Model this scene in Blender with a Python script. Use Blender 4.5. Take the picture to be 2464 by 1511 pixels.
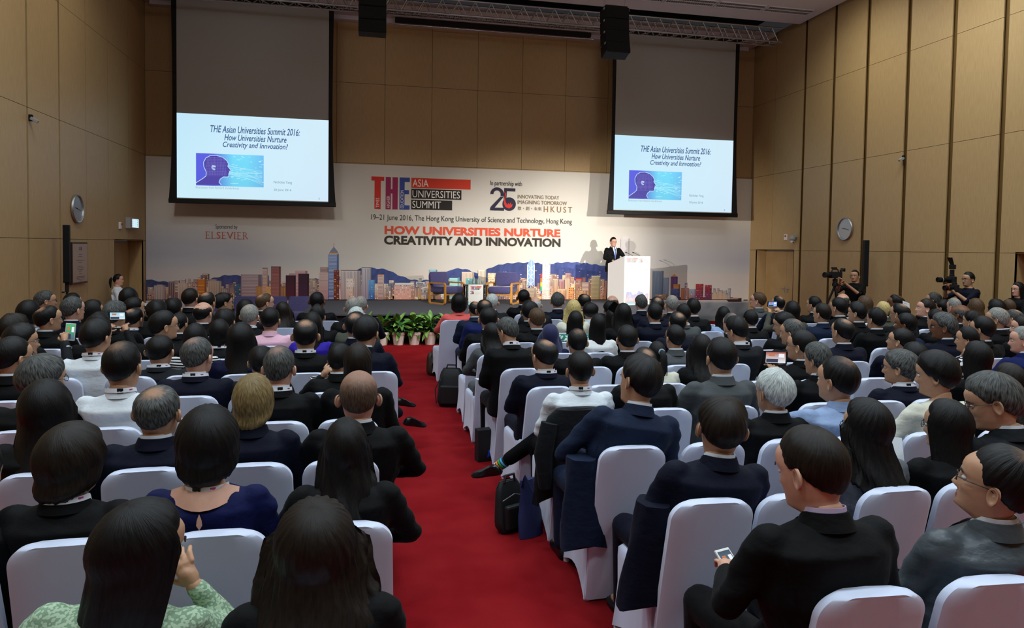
import bpy, bmesh, math, random
import numpy as np
from mathutils import Matrix, Vector
R = random.Random(7)
PI = math.pi
for o in list(bpy.data.objects): bpy.data.objects.remove(o)
SC = bpy.context.scene
COL = SC.collection

# ------------------------------------------------------------------ camera
cam_d = bpy.data.cameras.new('camera'); cam = bpy.data.objects.new('camera', cam_d); COL.objects.link(cam); SC.camera = cam
cam_d.sensor_width = 36.0; cam_d.lens = 1663.78 / 2464 * 36.0
cam_d.shift_y = (659.93 - 755.5) / 2464.0
cam_d.clip_start = 0.05; cam_d.clip_end = 100
rt, up, fw = (0.97929531, -0.20188022, 0.01500235), (-0.00691174, 0.04072174, 0.99914662), (0.20231887, 0.97856329, -0.03848327)
M = Matrix(((rt[0], up[0], -fw[0], 0), (rt[1], up[1], -fw[1], 0), (rt[2], up[2], -fw[2], 2.0), (0, 0, 0, 1)))
cam.matrix_world = M

# ------------------------------------------------------------------ light
w = bpy.data.worlds.new('world'); SC.world = w; w.use_nodes = True
w.node_tree.nodes['Background'].inputs[0].default_value = (0.02, 0.02, 0.022, 1)
SC.view_settings.view_transform = 'Standard'; SC.view_settings.look = 'None'
SC.view_settings.exposure = 0.0; SC.view_settings.gamma = 1.0; SC.view_settings.use_curve_mapping = False
SC.cycles.max_bounces = 6; SC.cycles.diffuse_bounces = 3; SC.cycles.glossy_bounces = 2; SC.cycles.transparent_max_bounces = 4

def area(name, loc, size, power, color, target=None, sy=None, spread=None):
    d = bpy.data.lights.new(name, 'AREA'); d.energy = power; d.color = color; d.size = size
    if sy: d.shape = 'RECTANGLE'; d.size_y = sy
    if spread: d.spread = math.radians(spread)
    o = bpy.data.objects.new(name, d); COL.objects.link(o); o.location = loc
    if target is not None:
        o.rotation_euler = (Vector(target) - Vector(loc)).to_track_quat('-Z', 'Y').to_euler()
    return o
def spot(name, loc, target, power, color, angle, blend=.5, soft=.05):
    d = bpy.data.lights.new(name, 'SPOT'); d.energy = power; d.color = color; d.spot_size = math.radians(angle); d.spot_blend = blend; d.shadow_soft_size = soft
    o = bpy.data.objects.new(name, d); COL.objects.link(o); o.location = loc
    o.rotation_euler = (Vector(target) - Vector(loc)).to_track_quat('-Z', 'Y').to_euler()
    return o
XL_, XR_ = -5.27, 10.70
HOUSE = (.78, .92, 1.0)
for x in (-3.4, -.3, 2.8, 5.9, 9.0):
    for y in (-.8, 2.6, 6.0, 9.4):
        area('house_light', (x, y, 7.62), .7, 62, HOUSE, spread=140)
# rows of wall-washing lamps in the ceiling edge
for y in (0, 3.5, 7, 10.5, 13.2):
    area('wall_wash', (XR_ - 1.7, y, 7.6), 1.6, 44, (.95, .97, .86), (XR_, y, 5.2), spread=120)
    area('wall_wash', (XL_ + 1.7, y, 7.6), 1.6, 20, (.95, .97, .90), (XL_, y, 5.2), spread=120)
# two spot lamps on the side walls aimed at the lectern: the two shadows on the backdrop come from them
spot('follow_spot', (-5.0, 6.4, 3.55), (6.3, 16.7, 1.9), 5200, (1, .94, .86), 26, .8, .05)
spot('follow_spot', (10.4, 6.2, 3.40), (5.2, 17.0, 1.6), 6000, (1, .94, .86), 31, .95, .05)
# warm stage wash from the front ceiling
for x in (-3.2, .2, 3.4, 6.4):
    spot('stage_wash', (x, 5.2, 7.3), (x + .3, 17.6, 1.35), 1050, (1, .93, .84), 31, 1.0, .45)
spot('stage_wash', (3.0, 10.6, 7.3), (2.8, 15.2, .5), 1250, (1, .95, .88), 62, .8, .3)
# unseen fill lights added to brighten the ceiling and the upper stage wall
for x in (-2.4, 2.7, 7.8):
    area('ceiling_fill', (x, 9.0, 6.9), 2.2, 18, (.90, .93, 1.0), (x, 12.5, 7.9), sy=.5)
    area('upper_wall_fill', (x, 11.0, 7.45), 1.8, 3, (1, .95, .86), (x, 17.9, 5.9), sy=.5, spread=110)
spot('stage_wash', (1.2, 5.6, 7.3), (.95, 14.3, .25), 900, (1, .95, .88), 20, 1.0, .3)  # extra spot added to brighten the plant pots and the aisle there

# ------------------------------------------------------------------ materials
def lin(c):
    if isinstance(c, str): c = tuple(int(c[i:i + 2], 16) / 255 for i in (0, 2, 4))
    return tuple(((v / 12.92) if v <= .04045 else ((v + .055) / 1.055) ** 2.4) for v in c)
MATS = {}
def mat(name, col, rough=.7, bump=0, bscale=200, stretch=(1, 1, 1), metal=0, spec=.4, sheen=0, mix=None, mscale=6, emit=0, coord='Object', detail=2, bdist=.001, coat=0):
    if name in MATS: return MATS[name]
    m = bpy.data.materials.new(name); m.use_nodes = True; nt = m.node_tree; b = nt.nodes['Principled BSDF']
    c = lin(col); b.inputs['Base Color'].default_value = (*c, 1); b.inputs['Roughness'].default_value = rough
    b.inputs['Metallic'].default_value = metal; b.inputs['Specular IOR Level'].default_value = spec
    b.inputs['Sheen Weight'].default_value = sheen; b.inputs['Sheen Roughness'].default_value = .4
    b.inputs['Coat Weight'].default_value = coat
    m.diffuse_color = (*c, 1)
    if emit:
        b.inputs['Emission Color'].default_value = (*c, 1); b.inputs['Emission Strength'].default_value = emit
    if bump or mix is not None:
        tc = nt.nodes.new('ShaderNodeTexCoord'); mp = nt.nodes.new('ShaderNodeMapping'); mp.inputs['Scale'].default_value = stretch
        nt.links.new(tc.outputs[coord], mp.inputs[0])
        if mix is not None:
            n = nt.nodes.new('ShaderNodeTexNoise'); n.inputs['Scale'].default_value = mscale; n.inputs['Detail'].default_value = 4
            nt.links.new(mp.outputs[0], n.inputs['Vector'])
            r = nt.nodes.new('ShaderNodeValToRGB'); r.color_ramp.elements[0].position = .35; r.color_ramp.elements[1].position = .65
            r.color_ramp.elements[0].color = (*c, 1); r.color_ramp.elements[1].color = (*lin(mix), 1)
            nt.links.new(n.outputs[0], r.inputs[0]); nt.links.new(r.outputs[0], b.inputs['Base Color'])
        if bump:
            n = nt.nodes.new('ShaderNodeTexNoise'); n.inputs['Scale'].default_value = bscale; n.inputs['Detail'].default_value = detail
            nt.links.new(mp.outputs[0], n.inputs['Vector'])
            bp = nt.nodes.new('ShaderNodeBump'); bp.inputs['Strength'].default_value = bump; bp.inputs['Distance'].default_value = bdist
            nt.links.new(n.outputs[0], bp.inputs['Height']); nt.links.new(bp.outputs[0], b.inputs['Normal'])
    MATS[name] = m
    return m
def attr_mat(name, rough=.6, emit=0, base_black=False):
    if name in MATS: return MATS[name]
    m = bpy.data.materials.new(name); m.use_nodes = True; nt = m.node_tree; b = nt.nodes['Principled BSDF']
    a = nt.nodes.new('ShaderNodeVertexColor'); a.layer_name = 'col'
    b.inputs['Roughness'].default_value = rough; b.inputs['Specular IOR Level'].default_value = .25
    if emit:
        b.inputs['Base Color'].default_value = (.02, .02, .02, 1)
        nt.links.new(a.outputs[0], b.inputs['Emission Color']); b.inputs['Emission Strength'].default_value = emit
    else: nt.links.new(a.outputs[0], b.inputs['Base Color'])
    MATS[name] = m
    return m
def hair_mat(name, c1, c2, scalp=None, rough=.48):
    if name in MATS: return MATS[name]
    m = bpy.data.materials.new(name); m.use_nodes = True; nt = m.node_tree; b = nt.nodes['Principled BSDF']; L = nt.links
    b.inputs['Roughness'].default_value = rough; b.inputs['Specular IOR Level'].default_value = .22
    uv = nt.nodes.new('ShaderNodeUVMap'); mp = nt.nodes.new('ShaderNodeMapping'); mp.inputs['Scale'].default_value = (60, 2.2, 1)
    L.new(uv.outputs[0], mp.inputs[0])
    n = nt.nodes.new('ShaderNodeTexNoise'); n.inputs['Scale'].default_value = 1.6; n.inputs['Detail'].default_value = 3; L.new(mp.outputs[0], n.inputs['Vector'])
    r = nt.nodes.new('ShaderNodeValToRGB'); r.color_ramp.elements[0].position = .36; r.color_ramp.elements[1].position = .68
    r.color_ramp.elements[0].color = (*lin(c1), 1); r.color_ramp.elements[1].color = (*lin(c2), 1); L.new(n.outputs[0], r.inputs[0])
    out = r.outputs[0]
    if scalp:
        sc_, ctr, r0_, r1_, amt = scalp
        tc = nt.nodes.new('ShaderNodeTexCoord'); v = nt.nodes.new('ShaderNodeVectorMath'); v.operation = 'DISTANCE'
        v.inputs[1].default_value = ctr; L.new(tc.outputs['Object'], v.inputs[0])
        n2 = nt.nodes.new('ShaderNodeTexNoise'); n2.inputs['Scale'].default_value = 55; n2.inputs['Detail'].default_value = 4; L.new(tc.outputs['Object'], n2.inputs['Vector'])
        ad = nt.nodes.new('ShaderNodeMath'); ad.operation = 'MULTIPLY_ADD'; ad.inputs[1].default_value = .045; L.new(n2.outputs[0], ad.inputs[0]); L.new(v.outputs['Value'], ad.inputs[2])
        mr = nt.nodes.new('ShaderNodeMapRange'); mr.interpolation_type = 'SMOOTHSTEP'; mr.inputs['From Min'].default_value = r0_ + .022; mr.inputs['From Max'].default_value = r1_ + .022; mr.inputs['To Min'].default_value = amt; mr.inputs['To Max'].default_value = 0
        L.new(ad.outputs[0], mr.inputs['Value'])
        mx = nt.nodes.new('ShaderNodeMix'); mx.data_type = 'RGBA'; L.new(mr.outputs[0], mx.inputs['Factor']); L.new(out, mx.inputs['A']); mx.inputs['B'].default_value = (*lin(sc_), 1)
        out = mx.outputs['Result']
    L.new(out, b.inputs['Base Color'])
    bp = nt.nodes.new('ShaderNodeBump'); bp.inputs['Strength'].default_value = .55; bp.inputs['Distance'].default_value = .004
    L.new(n.outputs[0], bp.inputs['Height']); L.new(bp.outputs[0], b.inputs['Normal'])
    MATS[name] = m
    return m

# ------------------------------------------------------------------ mesh helpers
class MB:
    def __init__(s): s.v = []; s.f = []; s.m = []; s.c = []
    def add(s, vs, fs, m=0, col=None):
        o = len(s.v); s.v.extend([tuple(p) for p in vs]); s.f.extend([tuple(i + o for i in f) for f in fs]); s.m.extend([m] * len(fs))
        if col is not None: s.c.extend([col if not isinstance(col, list) else col[k] for k in range(len(vs))])
        return s
    def box(s, c, d, m=0, rot=None, ch=0):
        x, y, z = d[0] / 2, d[1] / 2, d[2] / 2
        if ch:
            bm = bmesh.new(); bmesh.ops.create_cube(bm, size=1)
            for v in bm.verts: v.co = Vector((v.co.x * d[0], v.co.y * d[1], v.co.z * d[2]))
            bmesh.ops.bevel(bm, geom=list(bm.edges), offset=ch, segments=2, profile=.5, affect='EDGES')
            bm.verts.index_update(); vs = [v.co.copy() for v in bm.verts]; fs = [[v.index for v in f.verts] for f in bm.faces]; bm.free()
        else:
            vs = [Vector(p) for p in ((-x, -y, -z), (x, -y, -z), (x, y, -z), (-x, y, -z), (-x, -y, z), (x, -y, z), (x, y, z), (-x, y, z))]
            fs = [(0, 3, 2, 1), (4, 5, 6, 7), (0, 1, 5, 4), (1, 2, 6, 5), (2, 3, 7, 6), (3, 0, 4, 7)]
        if rot is not None: vs = [rot @ v for v in vs]
        c = Vector(c); return s.add([v + c for v in vs], fs, m)
    def rings(s, rs, m=0, cap=True, closed=True):
        n = len(rs[0]); vs = [p for r in rs for p in r]; fs = []
        for i in range(len(rs) - 1):
            for j in range(n if closed else n - 1):
                k = (j + 1) % n; fs.append((i * n + j, i * n + k, (i + 1) * n + k, (i + 1) * n + j))
        if cap: fs.append(tuple(range(n - 1, -1, -1))); fs.append(tuple((len(rs) - 1) * n + j for j in range(n)))
        return s.add(vs, fs, m)
    def tube(s, pts, r, n=8, m=0, cap=True, flat=1.0):
        pts = [Vector(p) for p in pts]; rs = []; rr = r if isinstance(r, (list, tuple)) else [r] * len(pts)
        t0 = (pts[1] - pts[0]).normalized(); a = Vector((0, 0, 1)) if abs(t0.z) < .9 else Vector((1, 0, 0)); u = t0.cross(a).normalized()
        for i, p in enumerate(pts):
            t = (pts[min(i + 1, len(pts) - 1)] - pts[max(i - 1, 0)]).normalized(); u = (u - t * u.dot(t)).normalized(); w_ = t.cross(u)
            rs.append([p + (u * math.cos(2 * PI * j / n) + w_ * math.sin(2 * PI * j / n) * flat) * rr[i] for j in range(n)])
        return s.rings(rs, m, cap)
    def lathe(s, prof, n=20, c=(0, 0, 0), m=0, cap=True, axis='z', wob=0):
        rs = []
        for r, h in prof:
            ring = []
            for j in range(n):
                a = 2 * PI * j / n; x, y = r * math.cos(a), r * math.sin(a)
                p = (x, y, h) if axis == 'z' else (h, x, y) if axis == 'x' else (y, h, x)
                ring.append((p[0] + c[0], p[1] + c[1], p[2] + c[2]))
            rs.append(ring)
        return s.rings(rs, m, cap)
    def ball(s, c, r, m=0, n=10, k=7):
        r = r if isinstance(r, (tuple, list)) else (r, r, r)
        rs = [[(c[0] + r[0] * math.sin(t) * math.cos(a), c[1] + r[1] * math.sin(t) * math.sin(a), c[2] - r[2] * math.cos(t)) for a in [2 * PI * j / n for j in range(n)]] for t in [.08 + (PI - .16) * i / (k - 1) for i in range(k)]]
        return s.rings(rs, m)
    def cap_(s, p0, p1, r0, r1, m=0, n=14, fl=1.0, side=None):
        p0 = Vector(p0); p1 = Vector(p1); t = (p1 - p0).normalized()
        pts, rr = [], []
        for a in (80, 55, 28): pts.append(p0 - t * r0 * math.sin(math.radians(a))); rr.append(r0 * math.cos(math.radians(a)))
        pts.append(p0); rr.append(r0); pts.append((p0 + p1) / 2); rr.append((r0 + r1) / 2); pts.append(p1); rr.append(r1)
        for a in (28, 55, 80): pts.append(p1 + t * r1 * math.sin(math.radians(a))); rr.append(r1 * math.cos(math.radians(a)))
        return s.tube(pts, rr, n, m, True, fl)
    def mesh(s, name, mats, smooth=False):
        me = bpy.data.meshes.new(name); me.from_pydata(s.v, [], s.f)
        for q in (mats if isinstance(mats, (list, tuple)) else [mats]): me.materials.append(q)
        me.polygons.foreach_set('material_index', s.m)
        me.polygons.foreach_set('use_smooth', [smooth] * len(s.f))
        if s.c and len(s.c) == len(s.v):
            ca = me.color_attributes.new('col', 'FLOAT_COLOR', 'POINT')
            ca.data.foreach_set('color', [k for c in s.c for k in (*c[:3], 1)])
        me.update()
        if smooth and hasattr(me, 'set_sharp_from_angle'): me.set_sharp_from_angle(angle=math.radians(52))
        return me
    def build(s, name, mats, parent=None, smooth=False, loc=None, kind=None):
        return obj(name, s.mesh(name, mats, smooth), parent, loc, kind=kind)
def obj(name, me, parent=None, loc=None, mat4=None, kind=None, label=None):
    o = bpy.data.objects.new(name, me); COL.objects.link(o)
    if parent: o.parent = parent
    if loc is not None: o.location = loc
    if mat4 is not None: o.matrix_local = mat4
    if kind: o['kind'] = kind
    if label: o['label'] = label
    return o
def tag(o, label, cat, group=None):
    o['label'] = label; o['category'] = cat
    if group: o['group'] = group
    return o
def thing(name, label, cat, loc=(0, 0, 0), rz=0, group=None):
    o = bpy.data.objects.new(name, None); COL.objects.link(o); o.location = loc; o.rotation_euler = (0, 0, rz)
    o.empty_display_size = .1
    return tag(o, label, cat, group)
def struct(name, mb, mats, smooth=False):
    o = mb.build(name, mats, None, smooth); o['kind'] = 'structure'; return o
def dup(root, loc, rz=0, label=None, group=None):
    r = root.copy(); COL.objects.link(r); r.location = loc; r.rotation_euler = (0, 0, rz)
    if label: r['label'] = label
    if group: r['group'] = group
    for ch in list(root.children):
        c = ch.copy(); COL.objects.link(c); c.parent = r
        for g in ch.children:
            d = g.copy(); COL.objects.link(d); d.parent = c
    return r

# text set flat in the x-z plane, facing -y (towards the audience)
def text_geo(s, offset=0.0, shear=0.0, spacing=1.0, res=3):
    cu = bpy.data.curves.new('t', 'FONT'); cu.body = s; cu.offset = offset; cu.shear = shear; cu.space_character = spacing; cu.resolution_u = res
    o = bpy.data.objects.new('t', cu); COL.objects.link(o)
    me = o.to_mesh()
    v = np.array([tuple(p.co) for p in me.vertices]) if len(me.vertices) else np.zeros((0, 3)); f = [tuple(p.vertices) for p in me.polygons]
    o.to_mesh_clear(); bpy.data.objects.remove(o); bpy.data.curves.remove(cu)
    return v, f
def text_on(mb, s, x0, x1, z0, z1, y, col, offset=0.0, shear=0.0, spacing=1.0, rot90=False, res=3):
    v, f = text_geo(s, offset, shear, spacing, res)
    if len(v) == 0: return
    a, b = v.min(0), v.max(0)
    if rot90:   # reads upwards
        X = x0 + (x1 - x0) * (1 - (v[:, 1] - a[1]) / (b[1] - a[1])); Z = z0 + (z1 - z0) * (v[:, 0] - a[0]) / (b[0] - a[0])
    else:
        X = x0 + (x1 - x0) * (v[:, 0] - a[0]) / (b[0] - a[0]); Z = z0 + (z1 - z0) * (v[:, 1] - a[1]) / (b[1] - a[1])
    mb.add([(X[i], y, Z[i]) for i in range(len(v))], f, 0, lin(col))
def rect(mb, x0, x1, z0, z1, y, col, col2=None):
    c = lin(col) if isinstance(col, str) else col; c2 = (lin(col2) if isinstance(col2, str) else col2) if col2 is not None else c
    mb.add([(x0, y, z0), (x1, y, z0), (x1, y, z1), (x0, y, z1)], [(0, 1, 2, 3)], 0, [c2, c2, c, c])
def poly(mb, pts, y, col):
    mb.add([(p[0], y, p[1]) for p in pts], [tuple(range(len(pts)))], 0, lin(col))

# ------------------------------------------------------------------ surfaces
WOOD = mat('maple_panel', 'b3976a', .5, bump=.12, bscale=60, stretch=(1, 1, 1), mix='aa8d62', mscale=14, spec=.35)
# grain runs up the panels
for n_ in WOOD.node_tree.nodes:
    if n_.type == 'MAPPING': n_.inputs['Scale'].default_value = (5, 5, .35)
DARKW = mat('slot_brown', '6e5226', .7)
DOORW = mat('maple_door', 'ae9064', .5, mix='a6885a', mscale=3, spec=.35)
CEIL = mat('ceiling_white', 'c9c6cb', .9)
CEIL_D = mat('ceiling_void', '141414', .9)
RED = mat('red_carpet', '84191d', 1.0, bump=.7, bscale=240, mix='760f15', mscale=2.2, spec=.05, bdist=.004)
STAGE = mat('stage_carpet', '4a4c54', .95, bump=.5, bscale=150, mix='43454d', mscale=30, bdist=.003)
BLACK = mat('matt_black', '0d0d0f', .8)
BLACKG = mat('satin_black', '0c0c0e', .6, spec=.25)
METAL = mat('aluminium', 'a8a8aa', .4, metal=.8)
CHROME = mat('chrome', 'c8c8cc', .25, metal=1)
WHITEP = mat('white_plastic', 'dcdcd8', .45)
GREYP = mat('grey_plastic', '9a9c9e', .5)
REDP = mat('red_plastic', 'b32a1c', .4)
PRINT = attr_mat('print', .62)
SCREEN = attr_mat('lit_slide', .8, emit=.98)

XL, XR, YB, YF, ZC = -5.27, 10.70, 18.10, -5.0, 7.70
HZ = [0, 2.035, 4.09, 6.10, 7.9]
b = MB().box(((XL + XR) / 2, (YB + YF) / 2, -.05), (XR - XL + 1.4, YB - YF + .8, .1)); struct('floor', b, RED)

def panel_wall(name, x, sgn, slots, gap, ymin, door, door2=None):
    """side wall: a dark carcass behind separate veneered panels. sgn = +1 if the room lies towards +x"""
    b = MB(); back = x - sgn * .06
    e_ = .03; segs = [(YF, door[0] - e_), (door[1] + e_, YB + .3)]
    if door2: segs = [(YF, door2[0] - e_), (door2[1] + e_, door[0] - e_), (door[1] + e_, YB + .3)]
    for a_, c_ in segs: b.box((back - sgn * .05, (a_ + c_) / 2, 3.95), (.1, c_ - a_, 7.9))
    for d_ in [door] + ([door2] if door2 else []):
        b.box((back - sgn * .05, (d_[0] + d_[1]) / 2, 2.06 + 2.92), (.1, d_[1] - d_[0] + .06, 5.84))
    w_ = struct(name, b, DARKW)
    edges = [YF] + slots + [YB]
    for i in range(len(edges) - 1):
        y0, y1 = edges[i], edges[i + 1]
        g0 = gap(y0) if i else 0; g1 = gap(y1) if i < len(edges) - 2 else 0
        for k in range(4):
            z0, z1 = HZ[k] + (.004 if k else 0), HZ[k + 1] - .004
            a_, c_ = y0 + g0 / 2, y1 - g1 / 2
            for dd in [door] + ([door2] if door2 else []):
                if k == 0 and a_ < dd[1] and c_ > dd[0]:     # panel beside the doorway is cut back
                    if a_ < dd[0] - .02: MB().box((x - sgn * .012 - 0, (a_ + dd[0]) / 2, (z0 + z1) / 2), (.024, dd[0] - a_, z1 - z0)).build('panel', WOOD, w_)
                    a_ = min(dd[1], c_)
            if c_ - a_ > .02: MB().box((x - sgn * .012, (a_ + c_) / 2, (z0 + z1) / 2), (.024, c_ - a_, z1 - z0)).build('panel', WOOD, w_)
    return w_
def doorway(n, x, sgn, y0, y1, seam, deep=.34):
    b = MB()
    b.box((x - sgn * deep / 2, y0 - .01, 1.02), (deep, .02, 2.04)); b.box((x - sgn * deep / 2, y1 + .01, 1.02), (deep, .02, 2.04))
    b.box((x - sgn * deep / 2, (y0 + y1) / 2, 2.045), (deep, y1 - y0 + .04, .02))
    fr = struct('door_%d' % n, b, WOOD)
    for a_, c_, nm in ((y0 + .02, seam - .004, 'door_leaf'), (seam + .004, y1 - .02, 'door_leaf')):
        lf = MB().box((x - sgn * (deep - .02), (a_ + c_) / 2, 1.01), (.04, c_ - a_, 2.0)).build(nm, DOORW, fr)
        if nm and abs(a_ - seam) < .02 or c_ < seam + .01:
            yy = seam - .07 if c_ < seam + .01 else seam + .07
            h = MB(); h.box((x - sgn * (deep - .045), yy, .98), (.012, .045, .16)); h.tube([(x - sgn * (deep - .05), yy, 1.0), (x - sgn * (deep - .09), yy, 1.0), (x - sgn * (deep - .09), yy + (.11 if yy > seam else -.11), 1.0)], .009, 8)
            h.build('door_handle', METAL, lf, True)
    return fr
lsl = [12.25 - 1.14 * k for k in range(14, 0, -1)] + [12.25, 13.40, 14.55, 15.68, 16.92]
panel_wall('wall_left', XL, 1, lsl, lambda y: .055 if y < 14 else .018, 0, (16.02, 17.88))
doorway(1, XL, 1, 16.02, 17.88, 16.85)
rsl = [10.09 - 1.12 * k for k in range(13, 0, -1)] + [10.09, 11.17, 12.30, 13.48, 14.60, 15.72, 17.0]
panel_wall('wall_right', XR, -1, rsl, lambda y:   .11 if y < 16 else .012, 0, (15.98, 17.74), (7.7, 9.72))
doorway(2, XR, -1, 15.98, 17.74, 16.72)
doorway(3, XR, -1, 7.70, 9.72, 8.7)
b = MB().box(((XL + XR) / 2, YB + .08, 3.95), (XR - XL + .4, .1, 7.9)); wb = struct('wall_back', b, DARKW)
xs = [XL] + [-.83 + 1.195 * k for k in range(-3, 10)] + [XR]
for i in range(len(xs) - 1):
    for k in range(4):
        MB().box(((xs[i] + xs[i + 1]) / 2, YB + .013, (HZ[k] + HZ[k + 1]) / 2), (xs[i + 1] - xs[i] - .008, .026, HZ[k + 1] - HZ[k] - .008)).build('panel', WOOD, wb)
b = MB().box(((XL + XR) / 2, YF - .05, 3.95), (XR - XL + .4, .1, 7.9)); struct('wall_front', b, WOOD)

# ceiling: main slab, dark gap with the truss, second slab over the stage
b = MB(); b.box(((XL + XR) / 2 - .08, (YF + 15.75) / 2, ZC + .06), (XR - XL - .2, 15.75 - YF, .12)); cl = struct('ceiling', b, CEIL)
MB().box(((XL + XR) / 2 - .08, 17.45, ZC + .06), (XR - XL - .2, 1.28, .12)).build('stage_soffit', CEIL, cl)
MB().box(((XL + XR) / 2 - .08, 17.98, ZC - .05), (XR - XL - .5, .22, .1)).build('soffit_step', CEIL, cl)
MB().box(((XL + XR) / 2, 8, 8.6), (XR - XL + .6, 21, .1)).build('void', CEIL_D, cl)
GR = mat('grille_white', '9fa0a0', .6)
def grille(yc, x0, x1):
    L_ = 1.18; n = int((x1 - x0) / (L_ + .06))
    for i in range(n):
        cx = x0 + (i + .5) * (L_ + .06)
        ORD = ['leftmost', 'second', 'third', 'fourth', 'fifth', 'sixth', 'seventh', 'eighth', 'ninth', 'tenth', 'eleventh', 'rightmost']; lb_ = ('%s slotted grille from the left in the main ceiling row' if yc < 16 else '%s slotted grille from the left in the soffit over the screens') % ORD[min(i, 11)]
        t = thing('ceiling_grille', lb_, 'grille', (cx, yc, ZC), 0, 'slotted ceiling grilles' if yc < 16 else 'slotted grilles over the stage')
        f = MB()
        for s_ in (-1, 1): f.box((0, s_ * .17, -.012), (L_, .02, .024)); f.box((s_ * L_ / 2, 0, -.012), (.02, .36, .024))
        f.box((0, 0, -.012), (L_, .02, .02)); f.build('frame', CEIL, t)
        f = MB().box((0, 0, .006), (L_, .34, .012)); f.build('duct', CEIL_D, t)
        f = MB()
        for k in range(22):
            for s_ in (-1, 1): f.box((-L_ / 2 + (k + .5) * L_ / 22, s_ * .085, -.006), (.02, .13, .012))
        o_ = f.build('louvres', GR, t, kind='stuff')
grille(14.92, -4.6, 10.4); grille(17.35, -4.8, 10.1)

# lighting truss in the ceiling gap
t = thing('lighting_truss', 'silver box truss running across the dark ceiling gap above the stage', 'truss', (0, 16.25, 7.5))
for dy in (-.17, .17):
    for dz in (-.17, .17): MB().tube([(-5.1, dy, dz), (10.25, dy, dz)], .024, 8).build('chord', METAL, t, True)
br = MB().tube([(0, 0, -.17), (.19, 0, .17)], .012, 6).mesh('brace', METAL, True)
br2 = MB().tube([(0, -.17, 0), (.19, .17, 0)], .012, 6).mesh('brace', METAL, True)
for k in range(40):
    x = -5.05 + k * .38
    for dy in (-.17, .17):
        obj('brace', br, t, (x, dy, 0)); o_ = obj('brace', br, t, (x + .38, dy, 0)); o_.rotation_euler = (0, 0, PI)
    obj('brace', br2, t, (x, 0, -.17)); o_ = obj('brace', br2, t, (x + .38, 0, -.17)); o_.rotation_euler = (PI, 0, PI)
# rolled-up centre screen
t = thing('rolled_screen', 'long black rolled-up centre screen with thin silver bottom bar under the soffit', 'screen', (3.14, 17.72, 7.6))
MB().box((0, 0, .03), (5.1, .12, .1), ch=.01).build('housing', BLACK, t); MB().tube([(-2.62, -.02, -.07), (2.62, -.02, -.07)], .018, 10).build('bottom_bar', CHROME, t, True)

# ------------------------------------------------------------------ loudspeakers
GRL = mat('speaker_grille', '08080a', .9, bump=.4, bscale=300)
def array(name, x, label, n, z0, curve):
    t = thing(name, label, 'loudspeaker', (x, 14.5, z0))
    y, z, a = 0.0, 0.0, math.radians(curve)
    for k in range(n):
        rot = Matrix.Rotation(a, 3, 'X')
        MBc = MB().box((0, 0, 0), (.55, .36, .255), rot=rot, ch=.012); c_ = Vector((0, y, z)) + rot @ Vector((0, 0, .13))
        e = MBc.build('cabinet', BLACKG, t, loc=c_)
        MB().box((0, -.185, 0), (.52, .012, .23), rot=rot).build('front_grille', GRL, e)
        for s_ in (-1, 1): MB().box((s_ * .284, -.12, .09), (.014, .05, .04), rot=rot).build('rigging_pin', GREYP, e)
        st = rot @ Vector((0, 0, .262)); y += st.y; z += st.z; a *= .55
    for s_ in (-1, 1): MB().tube([(s_ * .24, y, z), (s_ * .24, y, 7.69 - z0)], .008, 6).build('suspension_wire', METAL, t, True)
    MB().box((0, y, z + .02), (.5, .3, .04)).build('fly_bar', BLACK, t)
array('line_array', .03, 'black line array loudspeaker hanging at top left of the stage wall', 5, 6.27, 0)
array('line_array', 5.24, 'black curved line array loudspeaker hanging left of the right screen', 4, 6.23, -17)
def column(x, y, label, rz):
    t = thing('column_speaker', label, 'loudspeaker', (x, y, 0), rz)
    MB().box((0, 0, 1.78), (.095, .12, .98), ch=.008).build('column', BLACKG, t)
    MB().box((0, -.063, 1.78), (.08, .008, .94)).build('front_grille', GRL, t)
    MB().tube([(0, 0, .35), (0, 0, 1.24)], .019, 10).build('pole', BLACK, t, True); MB().tube([(0, 0, 1.14), (0, 0, 1.30)], .03, 10).build('collar', BLACK, t, True)
    MB().tube([(-.035, 0, 1.13), (-.075, 0, 1.13)], .014, 8).build('knob', BLACK, t, True)
    for k in range(3):
        a = k * 2 * PI / 3 + .5
        MB().tube([(0, 0, .62), (.42 * math.cos(a), .42 * math.sin(a), .02)], .012, 8).build('leg', BLACK, t, True)
column(-5.02, 13.0, 'thin black column loudspeaker on a stand in front of the left wall plaque', .2)
column(10.35, 12.9, 'thin black column loudspeaker on a stand by the right wall panels', -.3)

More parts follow.
